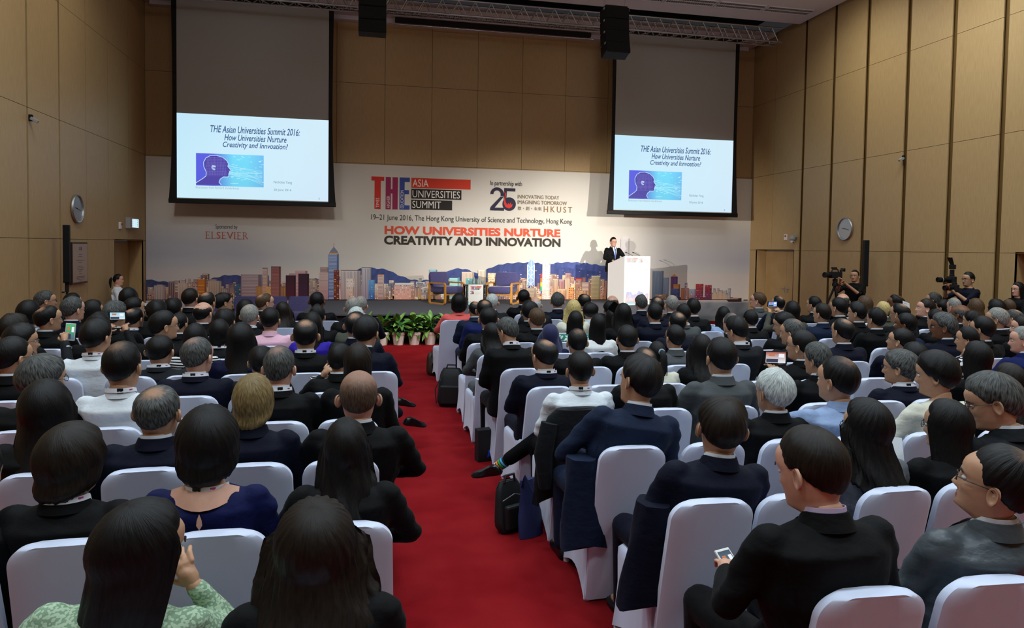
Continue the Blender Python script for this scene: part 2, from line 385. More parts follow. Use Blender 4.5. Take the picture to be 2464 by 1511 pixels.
# ------------------------------------------------------------------ projection screens
def proj_screen(x0, x1, label, slide_label):
    y = 17.3; t = thing('projection_screen', label, 'screen', ((x0 + x1) / 2, y, 2.97)); hw = (x1 - x0) / 2
    CAN = mat('screen_cloth', 'a6a8a6', .9)
    MB().box((0, .01, 2.35), (2 * hw, .006, 4.62)).build('screen_cloth', CAN, t)
    for s_ in (-1, 1):
        b = MB(); n = 14; A = []; 
        for k in range(n + 1):
            u = k / n; z = 4.72 * (1 - u); wd = .085 + .09 * max(0, (u - .45) / .55) ** 2.2 + .03 * (1 - u) ** 3
            A.append((s_ * (hw + wd), z)); 
        P = [[(s_ * hw, -.002, z), (a_, -.002, z), (a_, .006, z), (s_ * hw, .006, z)] for a_, z in A]
        b.rings(P); b.build('black_border', BLACK, t)
    MB().box((0, 0, .0), (2 * hw + .36, .05, .11), ch=.012).build('bottom_bar', BLACKG, t)
    MB().tube([(-hw - .2, 0, 4.74), (hw + .2, 0, 4.74)], .07, 14).build('roller_tube', BLACK, t, True)
    b = MB(); zs0, zs1 = .075, 2.02; nx, nz = 14, 10; c_tl, c_tr, c_bl, c_br = [np.array(lin(c)) for c in ('c2e9fc', 'd6effc', 'cbeffb', 'd2eafb')]
    vs, cs, fs = [], [], []
    for j in range(nz + 1):
        for i in range(nx + 1):
            u, v = i / nx, j / nz; vs.append((-hw + 2 * hw * u, .0045, zs0 + (zs1 - zs0) * v)); g = 1 + .03 * math.sin(u * PI) * math.sin(v * PI)
            cs.append(tuple(((c_bl * (1 - u) + c_br * u) * (1 - v) + (c_tl * (1 - u) + c_tr * u) * v) * g))
    for j in range(nz):
        for i in range(nx): k = j * (nx + 1) + i; fs.append((k, k + 1, k + nx + 2, k + nx + 1))
    b.add(vs, fs, 0, cs); b.build('slide_background', SCREEN, t)
    W = 2 * hw; f = lambda u: -hw + u * W; g = lambda v: zs0 + (zs1 - zs0) * v; b = MB()
    ink = '35598c'
    text_on(b, 'THE Asian Universities Summit 2016:', f(.215), f(.805), g(.79), g(.875), -.001, ink, .012, .25)
    text_on(b, 'How Universities Nurture', f(.305), f(.715), g(.70), g(.775), -.001, ink, .012, .25)
    text_on(b, 'Creativity and Innvoation?', f(.295), f(.725), g(.60), g(.685), -.001, ink, .012, .25)
    text_on(b, 'Nicholas Yang', f(.63), f(.752), g(.195), g(.235), -.001, '6b8f9c'); text_on(b, '20 June 2016', f(.63), f(.748), g(.105), g(.14), -.001, '6b8f9c')
    text_on(b, 'Illustration from Richard Vanderhurst', f(.12), f(.40), g(.115), g(.142), -.001, '8fb0b8')
    text_on(b, '1', f(.935), f(.94), g(.02), g(.045), -.001, '8fb0b8')
    b.build('slide_text', SCREEN, t)
    # picture of a wireframe head
    b = MB(); x0p, x1p, z0p, z1p = f(.122), f(.563), g(.15), g(.535); vs, cs, fs = [], [], []; nx = 24
    for j in range(9):
        for i in range(nx + 1):
            u, v = i / nx, j / 8; c0 = np.array(lin('5d63e6')); c1 = np.array(lin('79dfff')); c2 = np.array(lin('6fb0f2')); k = min(1, max(0, (u - .25) / .3)); c = c0 * (1 - k) + c1 * k; k2 = max(0, (u - .75) / .25) * .6; c = c * (1 - k2) + c2 * k2
            vs.append((x0p + (x1p - x0p) * u, 0, z0p + (z1p - z0p) * v)); cs.append(tuple(c * (.9 + .1 * v)))
    for j in range(8):
        for i in range(nx): k = j * (nx + 1) + i; fs.append((k, k + 1, k + nx + 2, k + nx + 1))
    b.add(vs, fs, 0, cs)
    pf = lambda u, v: (x0p + (x1p - x0p) * u, z0p + (z1p - z0p) * v)
    hd = [(.0, .03), (.0, .08), (.10, .22), (.145, .30), (.15, .42), (.115, .58), (.11, .72), (.145, .86), (.21, .94), (.30, .95), (.39, .90), (.45, .80), (.475, .70), (.465, .62), (.49, .56), (.515, .49), (.49, .46), (.49, .42), (.475, .38), (.485, .35), (.465, .29), (.40, .29), (.355, .22), (.335, .12), (.37, .03)]
    poly(b, [pf(*p) for p in hd], -.0012, '5047a6')
    def seg(p, q, w_, col, y_=-.002):
        p, q = pf(*p), pf(*q); dx, dz = q[0] - p[0], q[1] - p[1]; l = math.hypot(dx, dz) or 1; nx_, nz_ = -dz / l * w_, dx / l * w_
        poly(b, [(p[0] + nx_, p[1] + nz_), (q[0] + nx_, q[1] + nz_), (q[0] - nx_, q[1] - nz_), (p[0] - nx_, p[1] - nz_)], y_, col)
    for p, q in zip(hd[1:], hd[2:]): seg(p, q, .007, 'bfe4ff')
    for k in range(13):
        u = .14 + k * .025; seg((u, .33), (u * .8 + .06, .90), .0016, '8b86d8')
        v = .30 + k * .047; seg((.14 + .02 * math.sin(k), v), (.45, v + .02), .0016, '8b86d8')
    seg((.235, .62), (.285, .60), .02, 'c4d8f4'); seg((.24, .55), (.275, .50), .02, 'c4d8f4'); seg((.23, .60), (.26, .50), .02, '9db6ea')
    rr = random.Random(4)
    for k in range(16):
        a0 = .05 + .5 * rr.random(); seg((.48, .35 + .35 * rr.random()), (.98, a0), .0025, 'b6f0ff')
    for k in range(40):
        u, v = .5 + .48 * rr.random(), .05 + .9 * rr.random(); seg((u, v), (u + .02 + .03 * rr.random(), v), .005, 'c4f4ff')
    b.build('slide_picture', SCREEN, t)
    return t
proj_screen(-4.37, -.98, 'left projection screen showing the talk title slide, black curved side borders', '')
proj_screen(6.27, 9.66, 'right projection screen with the same talk title slide, above the lectern', '')

# ------------------------------------------------------------------ printed backdrop
t = thing('stage_backdrop', 'wide printed summit backdrop with logos and city skyline across the back wall', 'banner', (0, 0, 0)); BD = t
yb = 18.07
b = MB(); vs, cs, fs = [], [], []; nx, nz = 90, 40; rr = np.random.RandomState(3)
ph = rr.rand(8, 3) * 6
def cloud(x, z):
    s_ = sum(math.sin(x * (.5 + .55 * k) + z * (1.4 + .9 * k) + ph[k, 0]) * math.cos(z * 2.1 - x * .3 * k + ph[k, 1]) / (1 + k) for k in range(6)); return .5 + .3 * s_
for j in range(nz + 1):
    for i in range(nx + 1):
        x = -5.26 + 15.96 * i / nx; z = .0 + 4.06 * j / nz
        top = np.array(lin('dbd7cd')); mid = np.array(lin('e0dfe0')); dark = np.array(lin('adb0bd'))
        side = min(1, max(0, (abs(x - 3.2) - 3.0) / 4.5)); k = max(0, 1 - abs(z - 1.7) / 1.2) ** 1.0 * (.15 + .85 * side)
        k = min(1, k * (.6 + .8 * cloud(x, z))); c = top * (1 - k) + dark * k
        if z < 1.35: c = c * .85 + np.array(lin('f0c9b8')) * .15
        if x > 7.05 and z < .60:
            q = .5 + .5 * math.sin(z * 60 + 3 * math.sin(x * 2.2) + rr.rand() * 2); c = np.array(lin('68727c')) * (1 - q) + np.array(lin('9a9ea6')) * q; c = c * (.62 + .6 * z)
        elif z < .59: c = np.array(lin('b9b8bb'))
        vs.append((x, 0, z)); cs.append(tuple(c))
for j in range(nz):
    for i in range(nx): k = j * (nx + 1) + i; fs.append((k, k + 1, k + nx + 2, k + nx + 1))
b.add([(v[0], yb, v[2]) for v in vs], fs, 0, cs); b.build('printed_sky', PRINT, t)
MB().box((2.72, yb + .016, 2.03), (15.96, .02, 4.06)).build('board', WHITEP, t)

def mtn(b, pts, c1, c2, y):
    """hill print: strips from the ridge to the foot"""
    z0 = .62; n = len(pts)
    x0, x1 = pts[0][0], pts[-1][0]; N_ = int((x1 - x0) / .06); r_ = random.Random(n); A, B_ = np.array(lin(c1)), np.array(lin(c2)); vs, cs, fs = [], [], []; M_ = 7
    for i in range(N_ + 1):
        x = x0 + (x1 - x0) * i / N_; h = float(np.interp(x, [p[0] for p in pts], [p[1] for p in pts])) + .014 * math.sin(x * 23) + .010 * r_.random()
        for j in range(M_ + 1):
            u = j / M_; vs.append((x, y, z0 + (h - z0) * u)); cs.append(tuple((B_ * (1 - u) + A * u) * (.72 + .5 * r_.random())))
    for i in range(N_):
        for j in range(M_): k = i * (M_ + 1) + j; fs.append((k, k + M_ + 1, k + M_ + 2, k + 1))
    b.add(vs, fs, 0, cs)
b = MB()
mtn(b, [(-5.26, 1.10), (-5.0, 1.06), (-4.75, 1.04), (-4.5, .99), (-4.2, .9), (-4.0, .62)], '3c4773', '5b5678', yb - .001)
mtn(b, [(-4.2, .85), (-3.95, 1.02), (-3.75, 1.14), (-3.5, 1.20), (-3.3, 1.22), (-3.0, 1.19), (-2.7, 1.14), (-2.45, 1.05), (-2.1, .98), (-1.9, .8)], '3e4a80', '685a86', yb - .001)
mtn(b, [(-1.8, .9), (-1.55, 1.12), (-1.3, 1.14), (-1.1, 1.05), (-.7, 1.2), (-.3, 1.38), (0.0, 1.43), (.45, 1.38), (.8, 1.22), (1.1, 1.12), (1.35, 1.10), (1.55, 1.13), (1.9, 1.28), (2.1, 1.40), (2.35, 1.43), (2.6, 1.38), (2.9, 1.25), (3.2, 1.20), (3.5, 1.22), (3.9, 1.22), (4.2, 1.27), (4.5, 1.45), (4.8, 1.58), (5.2, 1.62), (5.6, 1.62)], '42538f', '54527e', yb - .001)
mtn(b, [(5.0, 1.60), (5.4, 1.63), (5.8, 1.60), (6.2, 1.55), (6.6, 1.50), (7.0, 1.43), (7.3, 1.42), (7.6, 1.35)], '4a5a9a', '4a4680', yb - .0012)
ox = 1.38   # skyline hills right of the armchairs start further left
mtn(b, [(2.7, 1.25), (2.95, 1.35), (3.2, 1.48), (3.5, 1.56), (3.9, 1.60), (4.4, 1.59), (4.7, 1.56), (5.2, 1.48), (5.7, 1.43), (6.2, 1.35)], '3e4c86', '4c4a76', yb - .0014)
b.build('printed_hills', PRINT, t)
rr = random.Random(11); b = MB()
def shade(c, k): c = lin(c) if isinstance(c, str) else c; return tuple(min(1, v * k) for v in c)
lay = [0]
def bld(x0, x1, z1, c1, c2=None, win='grid', wc='f0c080', z0=.62, dens=.5, rim=None):
    lay[0] += 1; y = yb - .0025 - lay[0] * .00004; c2 = c2 or c1
    rect(b, x0, x1, z0, z1, y, c1, c2)
    if rim: rect(b, x0, x1, z1 - .012, z1 + .004, y - .00002, rim)
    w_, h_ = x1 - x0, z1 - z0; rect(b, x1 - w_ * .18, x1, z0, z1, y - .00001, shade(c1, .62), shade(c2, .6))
    if win == 'grid':
        n = max(2, int(w_ / .045)); m_ = max(2, int(h_ / .05))
        for i in range(n):
            for j in range(m_):
                if rr.random() < dens:
                    cx = x0 + (i + .5) * w_ / n; cz = z0 + (j + .5) * h_ / m_; k = .7 + .6 * rr.random(); s_ = w_ / n * .3
                    rect(b, cx - s_, cx + s_, cz - .012, cz + .012, y - .00003, shade(wc if rr.random() < .6 else c1, k if rr.random() < .7 else .45))
    elif win == 'bands':
        m_ = max(3, int(h_ / .035))
        for j in range(m_): cz = z0 + (j + .5) * h_ / m_; rect(b, x0 + w_ * .06, x1 - w_ * .2, cz - .006, cz + .006, y - .00003, shade(wc, .8 + .3 * rr.random()))
    elif win == 'ribs':
        n = max(3, int(w_ / .035))
        for i in range(n): cx = x0 + (i + .5) * w_ / n; rect(b, cx - .005, cx + .005, z0, z1 - .03, y - .00003, shade(wc, .9))
pink = ['b58a86', 'c79c92', 'a87470', 'd8b8a8', '8f5f62', 'c9a8a0', '7a5a6e', 'e0c4b4', 'b07f68', 'd49a78']
cool = ['7f8ea6', 'a9b4c2', '5f6f92', 'c8ccd4', '4c5c80']
# dense ranks of small blocks under an uneven roof line, tallest first
_ex = [-5.26, -4.8, -4.35, -4.05, -3.6, -3.3, -2.9, -2.4, -1.9, -1.45, -1.2, -.6, -.2, .1, .45, 1.2, 1.7, 2.3, 3.3, 4.4, 5.0, 5.7, 6.3, 6.7, 7.3]
_ez = [.95, 1.06, 1.16, 1.28, 1.05, 1.10, 1.12, 1.08, 1.05, .95, 1.22, 1.28, 1.36, 1.2, 1.12, 1.2, 1.15, 1.22, 1.02, 1.30, 1.34, 1.32, 1.18, 1.02, .9]
bl_ = []
for k in range(430):
    x = rr.uniform(-5.24, 7.2); e = float(np.interp(x, _ex, _ez)); bl_.append((.66 + (e - .66) * rr.random() ** .75, x))
bl_.sort(reverse=True)
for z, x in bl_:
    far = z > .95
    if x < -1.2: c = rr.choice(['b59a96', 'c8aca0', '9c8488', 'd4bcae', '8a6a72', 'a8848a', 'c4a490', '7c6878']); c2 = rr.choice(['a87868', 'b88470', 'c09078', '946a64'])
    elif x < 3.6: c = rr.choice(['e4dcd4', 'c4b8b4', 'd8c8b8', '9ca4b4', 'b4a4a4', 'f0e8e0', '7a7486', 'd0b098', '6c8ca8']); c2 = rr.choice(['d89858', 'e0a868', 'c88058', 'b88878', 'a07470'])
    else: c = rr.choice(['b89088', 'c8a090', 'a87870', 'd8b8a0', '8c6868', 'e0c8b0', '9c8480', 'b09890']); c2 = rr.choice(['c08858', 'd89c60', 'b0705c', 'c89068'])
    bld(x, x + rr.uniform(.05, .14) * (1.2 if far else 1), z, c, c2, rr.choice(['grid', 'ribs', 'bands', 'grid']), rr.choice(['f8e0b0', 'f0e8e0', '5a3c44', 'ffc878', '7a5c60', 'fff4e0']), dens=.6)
for k in range(90):
    x = rr.uniform(.2, 6.8); z = rr.uniform(1.05, 1.45); 
    if z < float(np.interp(x, [.2, .8, 1.5, 2.1, 2.9, 3.4, 6, 6.8], [1.3, 1.1, 1.05, 1.3, 1.15, 1.45, 1.45, 1.4])): rect(b, x, x + rr.uniform(.01, .05), z, z + .012, yb - .0024, rr.choice(['d8ccd8', 'f0e0d0', '9c98b8']))
# named-shape towers from left to right
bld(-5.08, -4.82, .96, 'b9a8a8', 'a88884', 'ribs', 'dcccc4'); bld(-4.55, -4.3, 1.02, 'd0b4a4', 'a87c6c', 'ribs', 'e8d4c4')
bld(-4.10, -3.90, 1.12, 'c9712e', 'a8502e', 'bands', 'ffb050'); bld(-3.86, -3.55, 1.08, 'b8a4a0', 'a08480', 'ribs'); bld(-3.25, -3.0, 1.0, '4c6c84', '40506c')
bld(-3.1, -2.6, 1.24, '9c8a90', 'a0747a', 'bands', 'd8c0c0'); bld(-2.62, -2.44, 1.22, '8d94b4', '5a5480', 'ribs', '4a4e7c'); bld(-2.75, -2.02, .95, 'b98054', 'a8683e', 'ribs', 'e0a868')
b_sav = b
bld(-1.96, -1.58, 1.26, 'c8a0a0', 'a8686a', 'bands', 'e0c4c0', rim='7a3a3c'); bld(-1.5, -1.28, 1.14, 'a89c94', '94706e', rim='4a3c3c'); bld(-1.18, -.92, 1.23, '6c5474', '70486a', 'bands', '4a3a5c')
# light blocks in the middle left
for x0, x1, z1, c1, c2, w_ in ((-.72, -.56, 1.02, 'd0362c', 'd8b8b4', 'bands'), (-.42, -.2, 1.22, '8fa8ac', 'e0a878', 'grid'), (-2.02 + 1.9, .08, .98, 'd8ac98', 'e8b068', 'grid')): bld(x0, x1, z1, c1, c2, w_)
b.build('printed_far_city', PRINT, t); b = MB()
sx = lambda px: (px - 350) / 1458 * 15.96 - 5.26     # positions along the print
def B2(px0, px1, z1, *a, **k): bld(sx(px0), sx(px1), z1, *a, **k)
_px = [353, 450, 550, 650, 750, 800, 900, 1000, 1100, 1200, 1300, 1400, 1500, 1600, 1700, 1800]
_xx = [-5.26, -4.35, -3.4, -2.42, -1.42, -.91, .12, 1.19, 2.27, 3.39, 4.53, 5.7, 6.9, 8.13, 9.39, 10.69]
sx = lambda p: float(np.interp(p, _px, _xx))      # along the print
sz = lambda q: .6 + (722 - q) * .0106             # up the print
def B2(px0, px1, py, *a, **k): bld(sx(px0), sx(px1), sz(py), *a, **k)
B2(632, 645, 646, 'd6c0bc', 'e8a060', 'bands', 'b08a90', rim='6a4450'); B2(641, 660, 690, 'd8a070', 'e8b060')
B2(653, 676, 643, '8a4d52', 'a0605c', 'bands', 'b07c74', rim='4a2830'); rect(b, sx(670), sx(672), .62, sz(643), yb - .006, 'f0c050')
B2(711, 740, 652, 'c89aa0', 'a85c64', 'bands', 'd8b8b8'); B2(688, 712, 663, '3c2030', '5c2434', 'none')
for k in range(5): rect(b, sx(690 + k * 3.7), sx(692.8 + k * 3.7), .66, sz(668), yb - .007, 'e4d8d4', 'd090a0')
B2(718, 744, 659, '3a2234', '4a2440', 'none')
for k in range(5): rect(b, sx(720 + k * 3.7), sx(722.8 + k * 3.7), .66, sz(664), yb - .007, 'd8d0d4', 'c890a8')
for q_ in (680, 695): rect(b, sx(689), sx(741), sz(q_) - .012, sz(q_), yb - .0075, '3a2030')
B2(770, 790, 643, 'b4a0a0', 'c09080', 'bands', '8a6a74'); B2(768, 796, 656, 'd4c0ba', 'b87c80', 'bands', 'b09090')
B2(790, 815, 612, '7890c4', '3c3c70', 'bands', 'c0d0ec'); rect(b, sx(792), sx(797), sz(690), sz(618), yb - .008, 'e8a040', 'c06830'); rect(b, sx(803), sx(811), sz(665), sz(616), yb - .008, 'f0a038', 'e88830')
B2(803, 816, 650, '7a3c3c', '6a2c30', 'grid', 'f0a040', dens=.7); poly(b, [(sx(791), sz(612)), (sx(815), sz(612)), (sx(812), sz(605)), (sx(803), sz(594)), (sx(794), sz(605))], yb - .008, '8088a4')
rect(b, sx(793), sx(813), sz(612), sz(609), yb - .0085, 'e8a848'); rect(b, sx(802.2), sx(803.6), sz(595), sz(585), yb - .008, 'c89890')
B2(820, 868, 650, 'dcd4d4', 'b89898', 'ribs', '8c7c84', rim='5c4c54'); B2(833, 853, 670, 'e8e0dc', 'd0a090'); B2(870, 893, 643, 'd4d2d8', 'a890a0', 'ribs', '74687c', rim='443c4c')
B2(887, 903, 673, '6aa6d8', '3c58a0', 'grid', 'a0d8f4', dens=.6); B2(902, 934, 682, 'e0d4cc', 'a87460', 'grid'); B2(909, 924, 660, 'e8dcd4', 'c8a8a0', 'bands', 'a05850', rim='e09040')
# the convention hall with its winged roof
rect(b, sx(745), sx(812), sz(716), sz(694), yb - .0088, '3c7484', '86a860')
for k in range(12): rect(b, sx(748 + k * 5.4), sx(751 + k * 5.4), sz(714), sz(697), yb - .0089, 'a8d4d8', 'f0b050')
up_ = [(sx(738 + k * 5), sz(704 - 19 * math.sin(min(1, k / 6) * PI / 2) + (max(0, k - 6) ** 1.5) * 1.9)) for k in range(11)]
poly(b, up_ + [(p[0], p[1] - .055) for p in reversed(up_)], yb - .009, '6c5a64'); poly(b, [(p[0], p[1] + .012) for p in up_] + [(p[0], p[1] - .008) for p in reversed(up_)], yb - .0092, 'e4d4cc')
up_ = [(sx(778 + k * 6), sz(700 - 10 * math.sin(min(1, k / 5) * PI / 2) + max(0, k - 5) * 2.5)) for k in range(10)]
poly(b, up_ + [(p[0], p[1] - .035) for p in reversed(up_)], yb - .0091, 'c87038'); poly(b, up_ + [(p[0], p[1] - .014) for p in reversed(up_)], yb - .0093, 'b8a49c')
B2(948, 997, 684, 'e2b8b0', 'f0a890', 'grid', 'f8dccc', dens=.7); rect(b, sx(950), sx(995), sz(690), sz(680), yb - .0088, 'f2ece8', 'a8e0e4')
B2(1032, 1051, 647, '68b4cc', '8cb8c8', 'bands', 'd8e8ec', z0=1.2); B2(1080, 1105, 667, '78c8cc', '98c4c0', 'bands', 'd8f0ec')
B2(1110, 1139, 652, 'e8d8c4', 'b8a898', 'ribs', 'c8ac98'); B2(1149, 1168, 647, 'ece4d4', 'd8c4a8', 'ribs', 'c0aa94'); B2(1172, 1192, 654, 'f0e4c8', 'c8b088', 'grid', 'd8b040', dens=.9); B2(1120, 1146, 668, '6ab0b0', '5c8488', 'grid', 'd0f0e8')
B2(1150, 1176, 682, '4c6474', '584c54', 'grid', 'f0dca0', dens=.8); B2(1200, 1214, 655, 'e89050', 'e8b078', 'bands', 'f8e0c0', z0=1.1)
# glass tower with cross bracing
P_ = [(sx(1267), 1.0), (sx(1284), 1.0), (sx(1284), sz(630)), (sx(1276), sz(617)), (sx(1267), sz(632))]; poly(b, P_, yb - .009, '92b8e0')
def line(p, q, w_, col, y): 
    dx, dz = q[0] - p[0], q[1] - p[1]; l = math.hypot(dx, dz); a_, c_ = -dz / l * w_, dx / l * w_
    poly(b, [(p[0] + a_, p[1] + c_), (q[0] + a_, q[1] + c_), (q[0] - a_, q[1] - c_), (p[0] - a_, p[1] - c_)], y, col)
zz_ = [sz(632), sz(652), sz(672), sz(690)]
for k in range(3):
    line((sx(1267), zz_[k]), (sx(1284), zz_[k + 1]), .007, 'f2f0ee', yb - .0095); line((sx(1284), zz_[k]), (sx(1267), zz_[k + 1]), .007, 'f2f0ee', yb - .0095)
for p_ in (1267, 1284, 1276): line((sx(p_), .9), (sx(p_), sz(632 if p_ != 1276 else 617)), .008, 'f0ece8', yb - .0096)
B2(1266, 1288, 691, 'c8b8a4', 'b08c70', 'bands', '8c7464'); B2(1303, 1322, 628, 'f0e8e4', 'e8c8b4', 'grid', 'fff4e8', dens=.8); 
for k, c_ in enumerate(('7a4cc0', '3c78e0', '40c080', 'e8e040', 'f08030', 'e04040')): rect(b, sx(1299), sx(1304), sz(720 - k * 11), sz(730 - 20 - k * 11), yb - .0097, c_)
for p0, p1, q_, c_ in ((1328, 1342, 668, 'c8b8a0'), (1344, 1356, 672, 'b08890'), (1357, 1370, 664, 'a88c84'), (1372, 1383, 680, 'd0b890'), (1384, 1398, 668, 'c09088'), (1398, 1418, 676, 'b89088'), (1340, 1362, 694, 'd8b088'), (1366, 1380, 690, 'c89050'), (1385, 1412, 698, 'd4a878'), (1443, 1452, 690, 'd8b0a0'), (1453, 1462, 672, 'c8907c'), (1462, 1475, 684, 'c07860')):
    B2(p0, p1, q_, c_, 'b87850', rr.choice(['grid', 'ribs', 'bands']), rr.choice(['f0dcb0', 'f8e8d8', '7a3c3c']), dens=.7)
rect(b, sx(1382), sx(1398), sz(668) , sz(665), yb - .0098, 'd03030')
B2(1421, 1442, 660, 'c8b898', 'b09868', 'bands', '988468', rim='ece4d8'); rect(b, sx(1438), sx(1442), .62, sz(661), yb - .0099, '2c2830')
B2(1490, 1511, 562, 'd8d4d3', 'b0acb8', 'ribs', 'cdc9cf'); rect(b, sx(1493), sx(1508), sz(562), sz(556), yb - .0098, 'dad6d5')
B2(1568, 1594, 645, '8292a8', '66788f', 'ribs', '5c6c88'); B2(1594, 1607, 663, '8a98b2', '707c98', 'ribs', 'a0b0c4'); B2(1612, 1628, 660, '5c4484', '6c3c60', 'ribs', '8c5c78'); poly(b, [(sx(1613), sz(660)), (sx(1620), sz(653)), (sx(1627), sz(660))], yb - .0099, 'd89040')
B2(1618, 1634, 680, 'c07848', '6a3a58', 'bands', 'e8b060'); B2(1612, 1633, 692, '5468a0', '4a3c5c', 'grid', '8ca0d0'); B2(1637, 1655, 690, 'b87050', 'a05c40', 'ribs', 'd09870'); B2(1646, 1651, 676, '8c80a0'); B2(1656, 1672, 693, '98a0b4', '8c6068')
B2(1672, 1690, 679, 'a83c3c', '5c3458', 'grid', 'c87070', dens=.7); B2(1694, 1710, 682, '9c3438', '5a3860', 'grid', 'b86c80', dens=.7)
for k in range(12): B2(1711 + k * 3, 1716 + k * 3, 688 + rr.random() * 16, rr.choice(['9ca4b4', 'b8bcc8', '7c8498']), 'a49ca8', 'ribs')
B2(1749, 1755, 690, 'a4a8b4'); B2(1575, 1606, 707, 'a89080', '8c5c48', 'grid', 'e0d8c8')
rect(b, sx(1606), sx(1762), .6, .68, yb - .0101, 'a03c38', '4c2c34')
for k in range(260):      # street-level lights
    x = rr.uniform(-5.2, 7.2); rect(b, x, x + rr.uniform(.02, .07), .62 + rr.random() * .1, .66 + rr.random() * .12, yb - .0102, rr.choice(['ffb040', 'f07828', 'ffe8c0', '402030', '281820', 'c03828', 'f8d080']))
rect(b, -5.26, 7.8, .60, .63, yb - .0104, '241c24')
poly(b, [(sx(1745), sz(720)), (sx(1783), sz(717)), (sx(1783), sz(727)), (sx(1752), sz(727))], yb - .0105, '3a2426'); rect(b, sx(1755), sx(1775), sz(720), sz(716), yb - .0106, 'a89088'); rect(b, sx(1788), sx(1798), sz(724), sz(721), yb - .0106, '5a3a38')
b.build('printed_near_city', PRINT, BD)

def logo(mb, ox, oz, s, y, fade=0.0, small=False):
    """three big letters with words on strips, top-left corner at (ox, oz), full height .82*s"""
    mixc = lambda c: tuple(a * (1 - fade) + .86 * fade for a in lin(c))
    X = lambda v: ox + v * s
    Z = lambda v: oz - v * s
    r = lambda a, c, d, e, col: rect(mb, X(a), X(c), Z(e), Z(d), y, mixc(col))
    r(0, .32, 0, .10, 'd8352a'); r(.08, .235, .10, .82, 'd8352a')
    r(.36, .49, 0, .82, 'a02c5c'); r(.53, .665, 0, .82, 'a02c5c'); r(.49, .53, .31, .42, 'a02c5c')
    r(.71, .84, 0, .82, '3c4fa0'); r(.84, .97, 0, .11, '3c4fa0'); r(.84, .95, .32, .42, '3c4fa0'); r(.84, .97, .71, .82, '3c4fa0')
    r(1.01, 2.55, 0, .255, 'd9402a'); r(1.01, 2.31, .28, .53, '26221f'); r(1.01, 2.07, .56, .81, '26221f')
    T = lambda st, a, c, d, e, **k: None
    def T(st, a, c, d, e, rot=False, off=0.0):
        v, f = text_geo(st, off); lo, hi = v.min(0), v.max(0)
        if rot: XX = X(a) + (X(c) - X(a)) * (1 - (v[:, 1] - lo[1]) / (hi[1] - lo[1])); ZZ = Z(e) + (Z(d) - Z(e)) * (v[:, 0] - lo[0]) / (hi[0] - lo[0])
        else: XX = X(a) + (X(c) - X(a)) * (v[:, 0] - lo[0]) / (hi[0] - lo[0]); ZZ = Z(e) + (Z(d) - Z(e)) * (v[:, 1] - lo[1]) / (hi[1] - lo[1])
        mb.add([(XX[i], y - .001, ZZ[i]) for i in range(len(v))], f, 0, mixc('f0ece6'))
    T('ASIA', 1.04, 1.45, .035, .225); T('UNIVERSITIES', 1.04, 2.27, .315, .50); T('SUMMIT', 1.04, 1.78, .59, .775)
    if not small: T('TIMES', .115, .20, .54, .79, True); T('HIGHER', .385, .465, .48, .79, True); T('EDUCATION', .735, .815, .33, .79, True)
def badge25(mb, ox, oz, s, y, fade=0.0):
    mixc = lambda c: tuple(a * (1 - fade) + .86 * fade for a in lin(c))
    def arc(cx, cz, r0, r1, a0, a1, col, n=26, dy=0):
        vs = []; fs = []
        for k in range(n + 1):
            a = math.radians(a0 + (a1 - a0) * k / n); vs += [(ox + (cx + r0 * math.cos(a)) * s, y - dy, oz + (cz + r0 * math.sin(a)) * s), (ox + (cx + r1 * math.cos(a)) * s, y - dy, oz + (cz + r1 * math.sin(a)) * s)]
        for k in range(n): fs.append((2 * k, 2 * k + 1, 2 * k + 3, 2 * k + 2))
        mb.add(vs, fs, 0, mixc(col))
    def pg(pts, col, dy=0): mb.add([(ox + p[0] * s, y - dy, oz + p[1] * s) for p in pts], [tuple(range(len(pts)))], 0, mixc(col))
    N = '2b2740'
    arc(.30, .72, .165, .30, 180, -20, N); pg([(.46, .62), (.585, .60), (.20, .13), (.03, .13), (.03, .17)], N); pg([(0, 0), (.62, 0), (.62, .13), (0, .13)], N)
    arc(.85, .30, .02, .30, 0, 360, N, 36, .0004); pg([(.62, .86), (1.12, .86), (1.12, 1.0), (.62, 1.0)], N, .0002); pg([(.60, .50), (.72, .50), (.74, .98), (.62, .98)], N, .0003)
    pg([(.62, .88), (.70, .74), (.66, .50), (.70, .36), (.77, .26), (.82, .36), (.86, .27), (.93, .40), (.93, .27), (1.01, .30), (.97, .18), (.84, .10), (.68, .17), (.60, .33), (.62, .52), (.65, .72)], 'd8382c', .0008)
b = MB(); yl = yb - .012
logo(b, .04, 3.76, 1.0, yl); badge25(b, 3.12, 2.975, .60, yl - .001)
text_on(b, 'In partnership with', 3.12, 3.97, 3.60, 3.76, yl, '2c2a28')
text_on(b, 'INNOVATING TODAY', 3.86, 5.0, 3.31, 3.41, yl, '7d6a4c'); text_on(b, 'IMAGINING TOMORROW', 3.86, 5.22, 3.165, 3.265, yl, '7d6a4c')
text_on(b, '敢・創・未來', 3.86, 4.52, 3.0, 3.105, yl, '7d6a4c'); text_on(b, 'HKUST', 4.58, 5.37, 2.965, 3.125, yl, '8c6c3c', spacing=1.45)
b.build('printed_logos', PRINT, BD); b = MB()
text_on(b, '19–21 June 2016, The Hong Kong University of Science and Technology, Hong Kong', .04, 5.37, 2.62, 2.80, yl, '36332f')
text_on(b, 'HOW UNIVERSITIES NURTURE', .38, 5.05, 2.30, 2.515, yl, 'e2563a', .04, res=4); text_on(b, 'CREATIVITY AND INNOVATION', .37, 5.06, 2.035, 2.265, yl, '3a332b', .04, res=4)
text_on(b, 'Sponsored by', -3.69, -3.18, 2.33, 2.46, yl, '2c2a28')
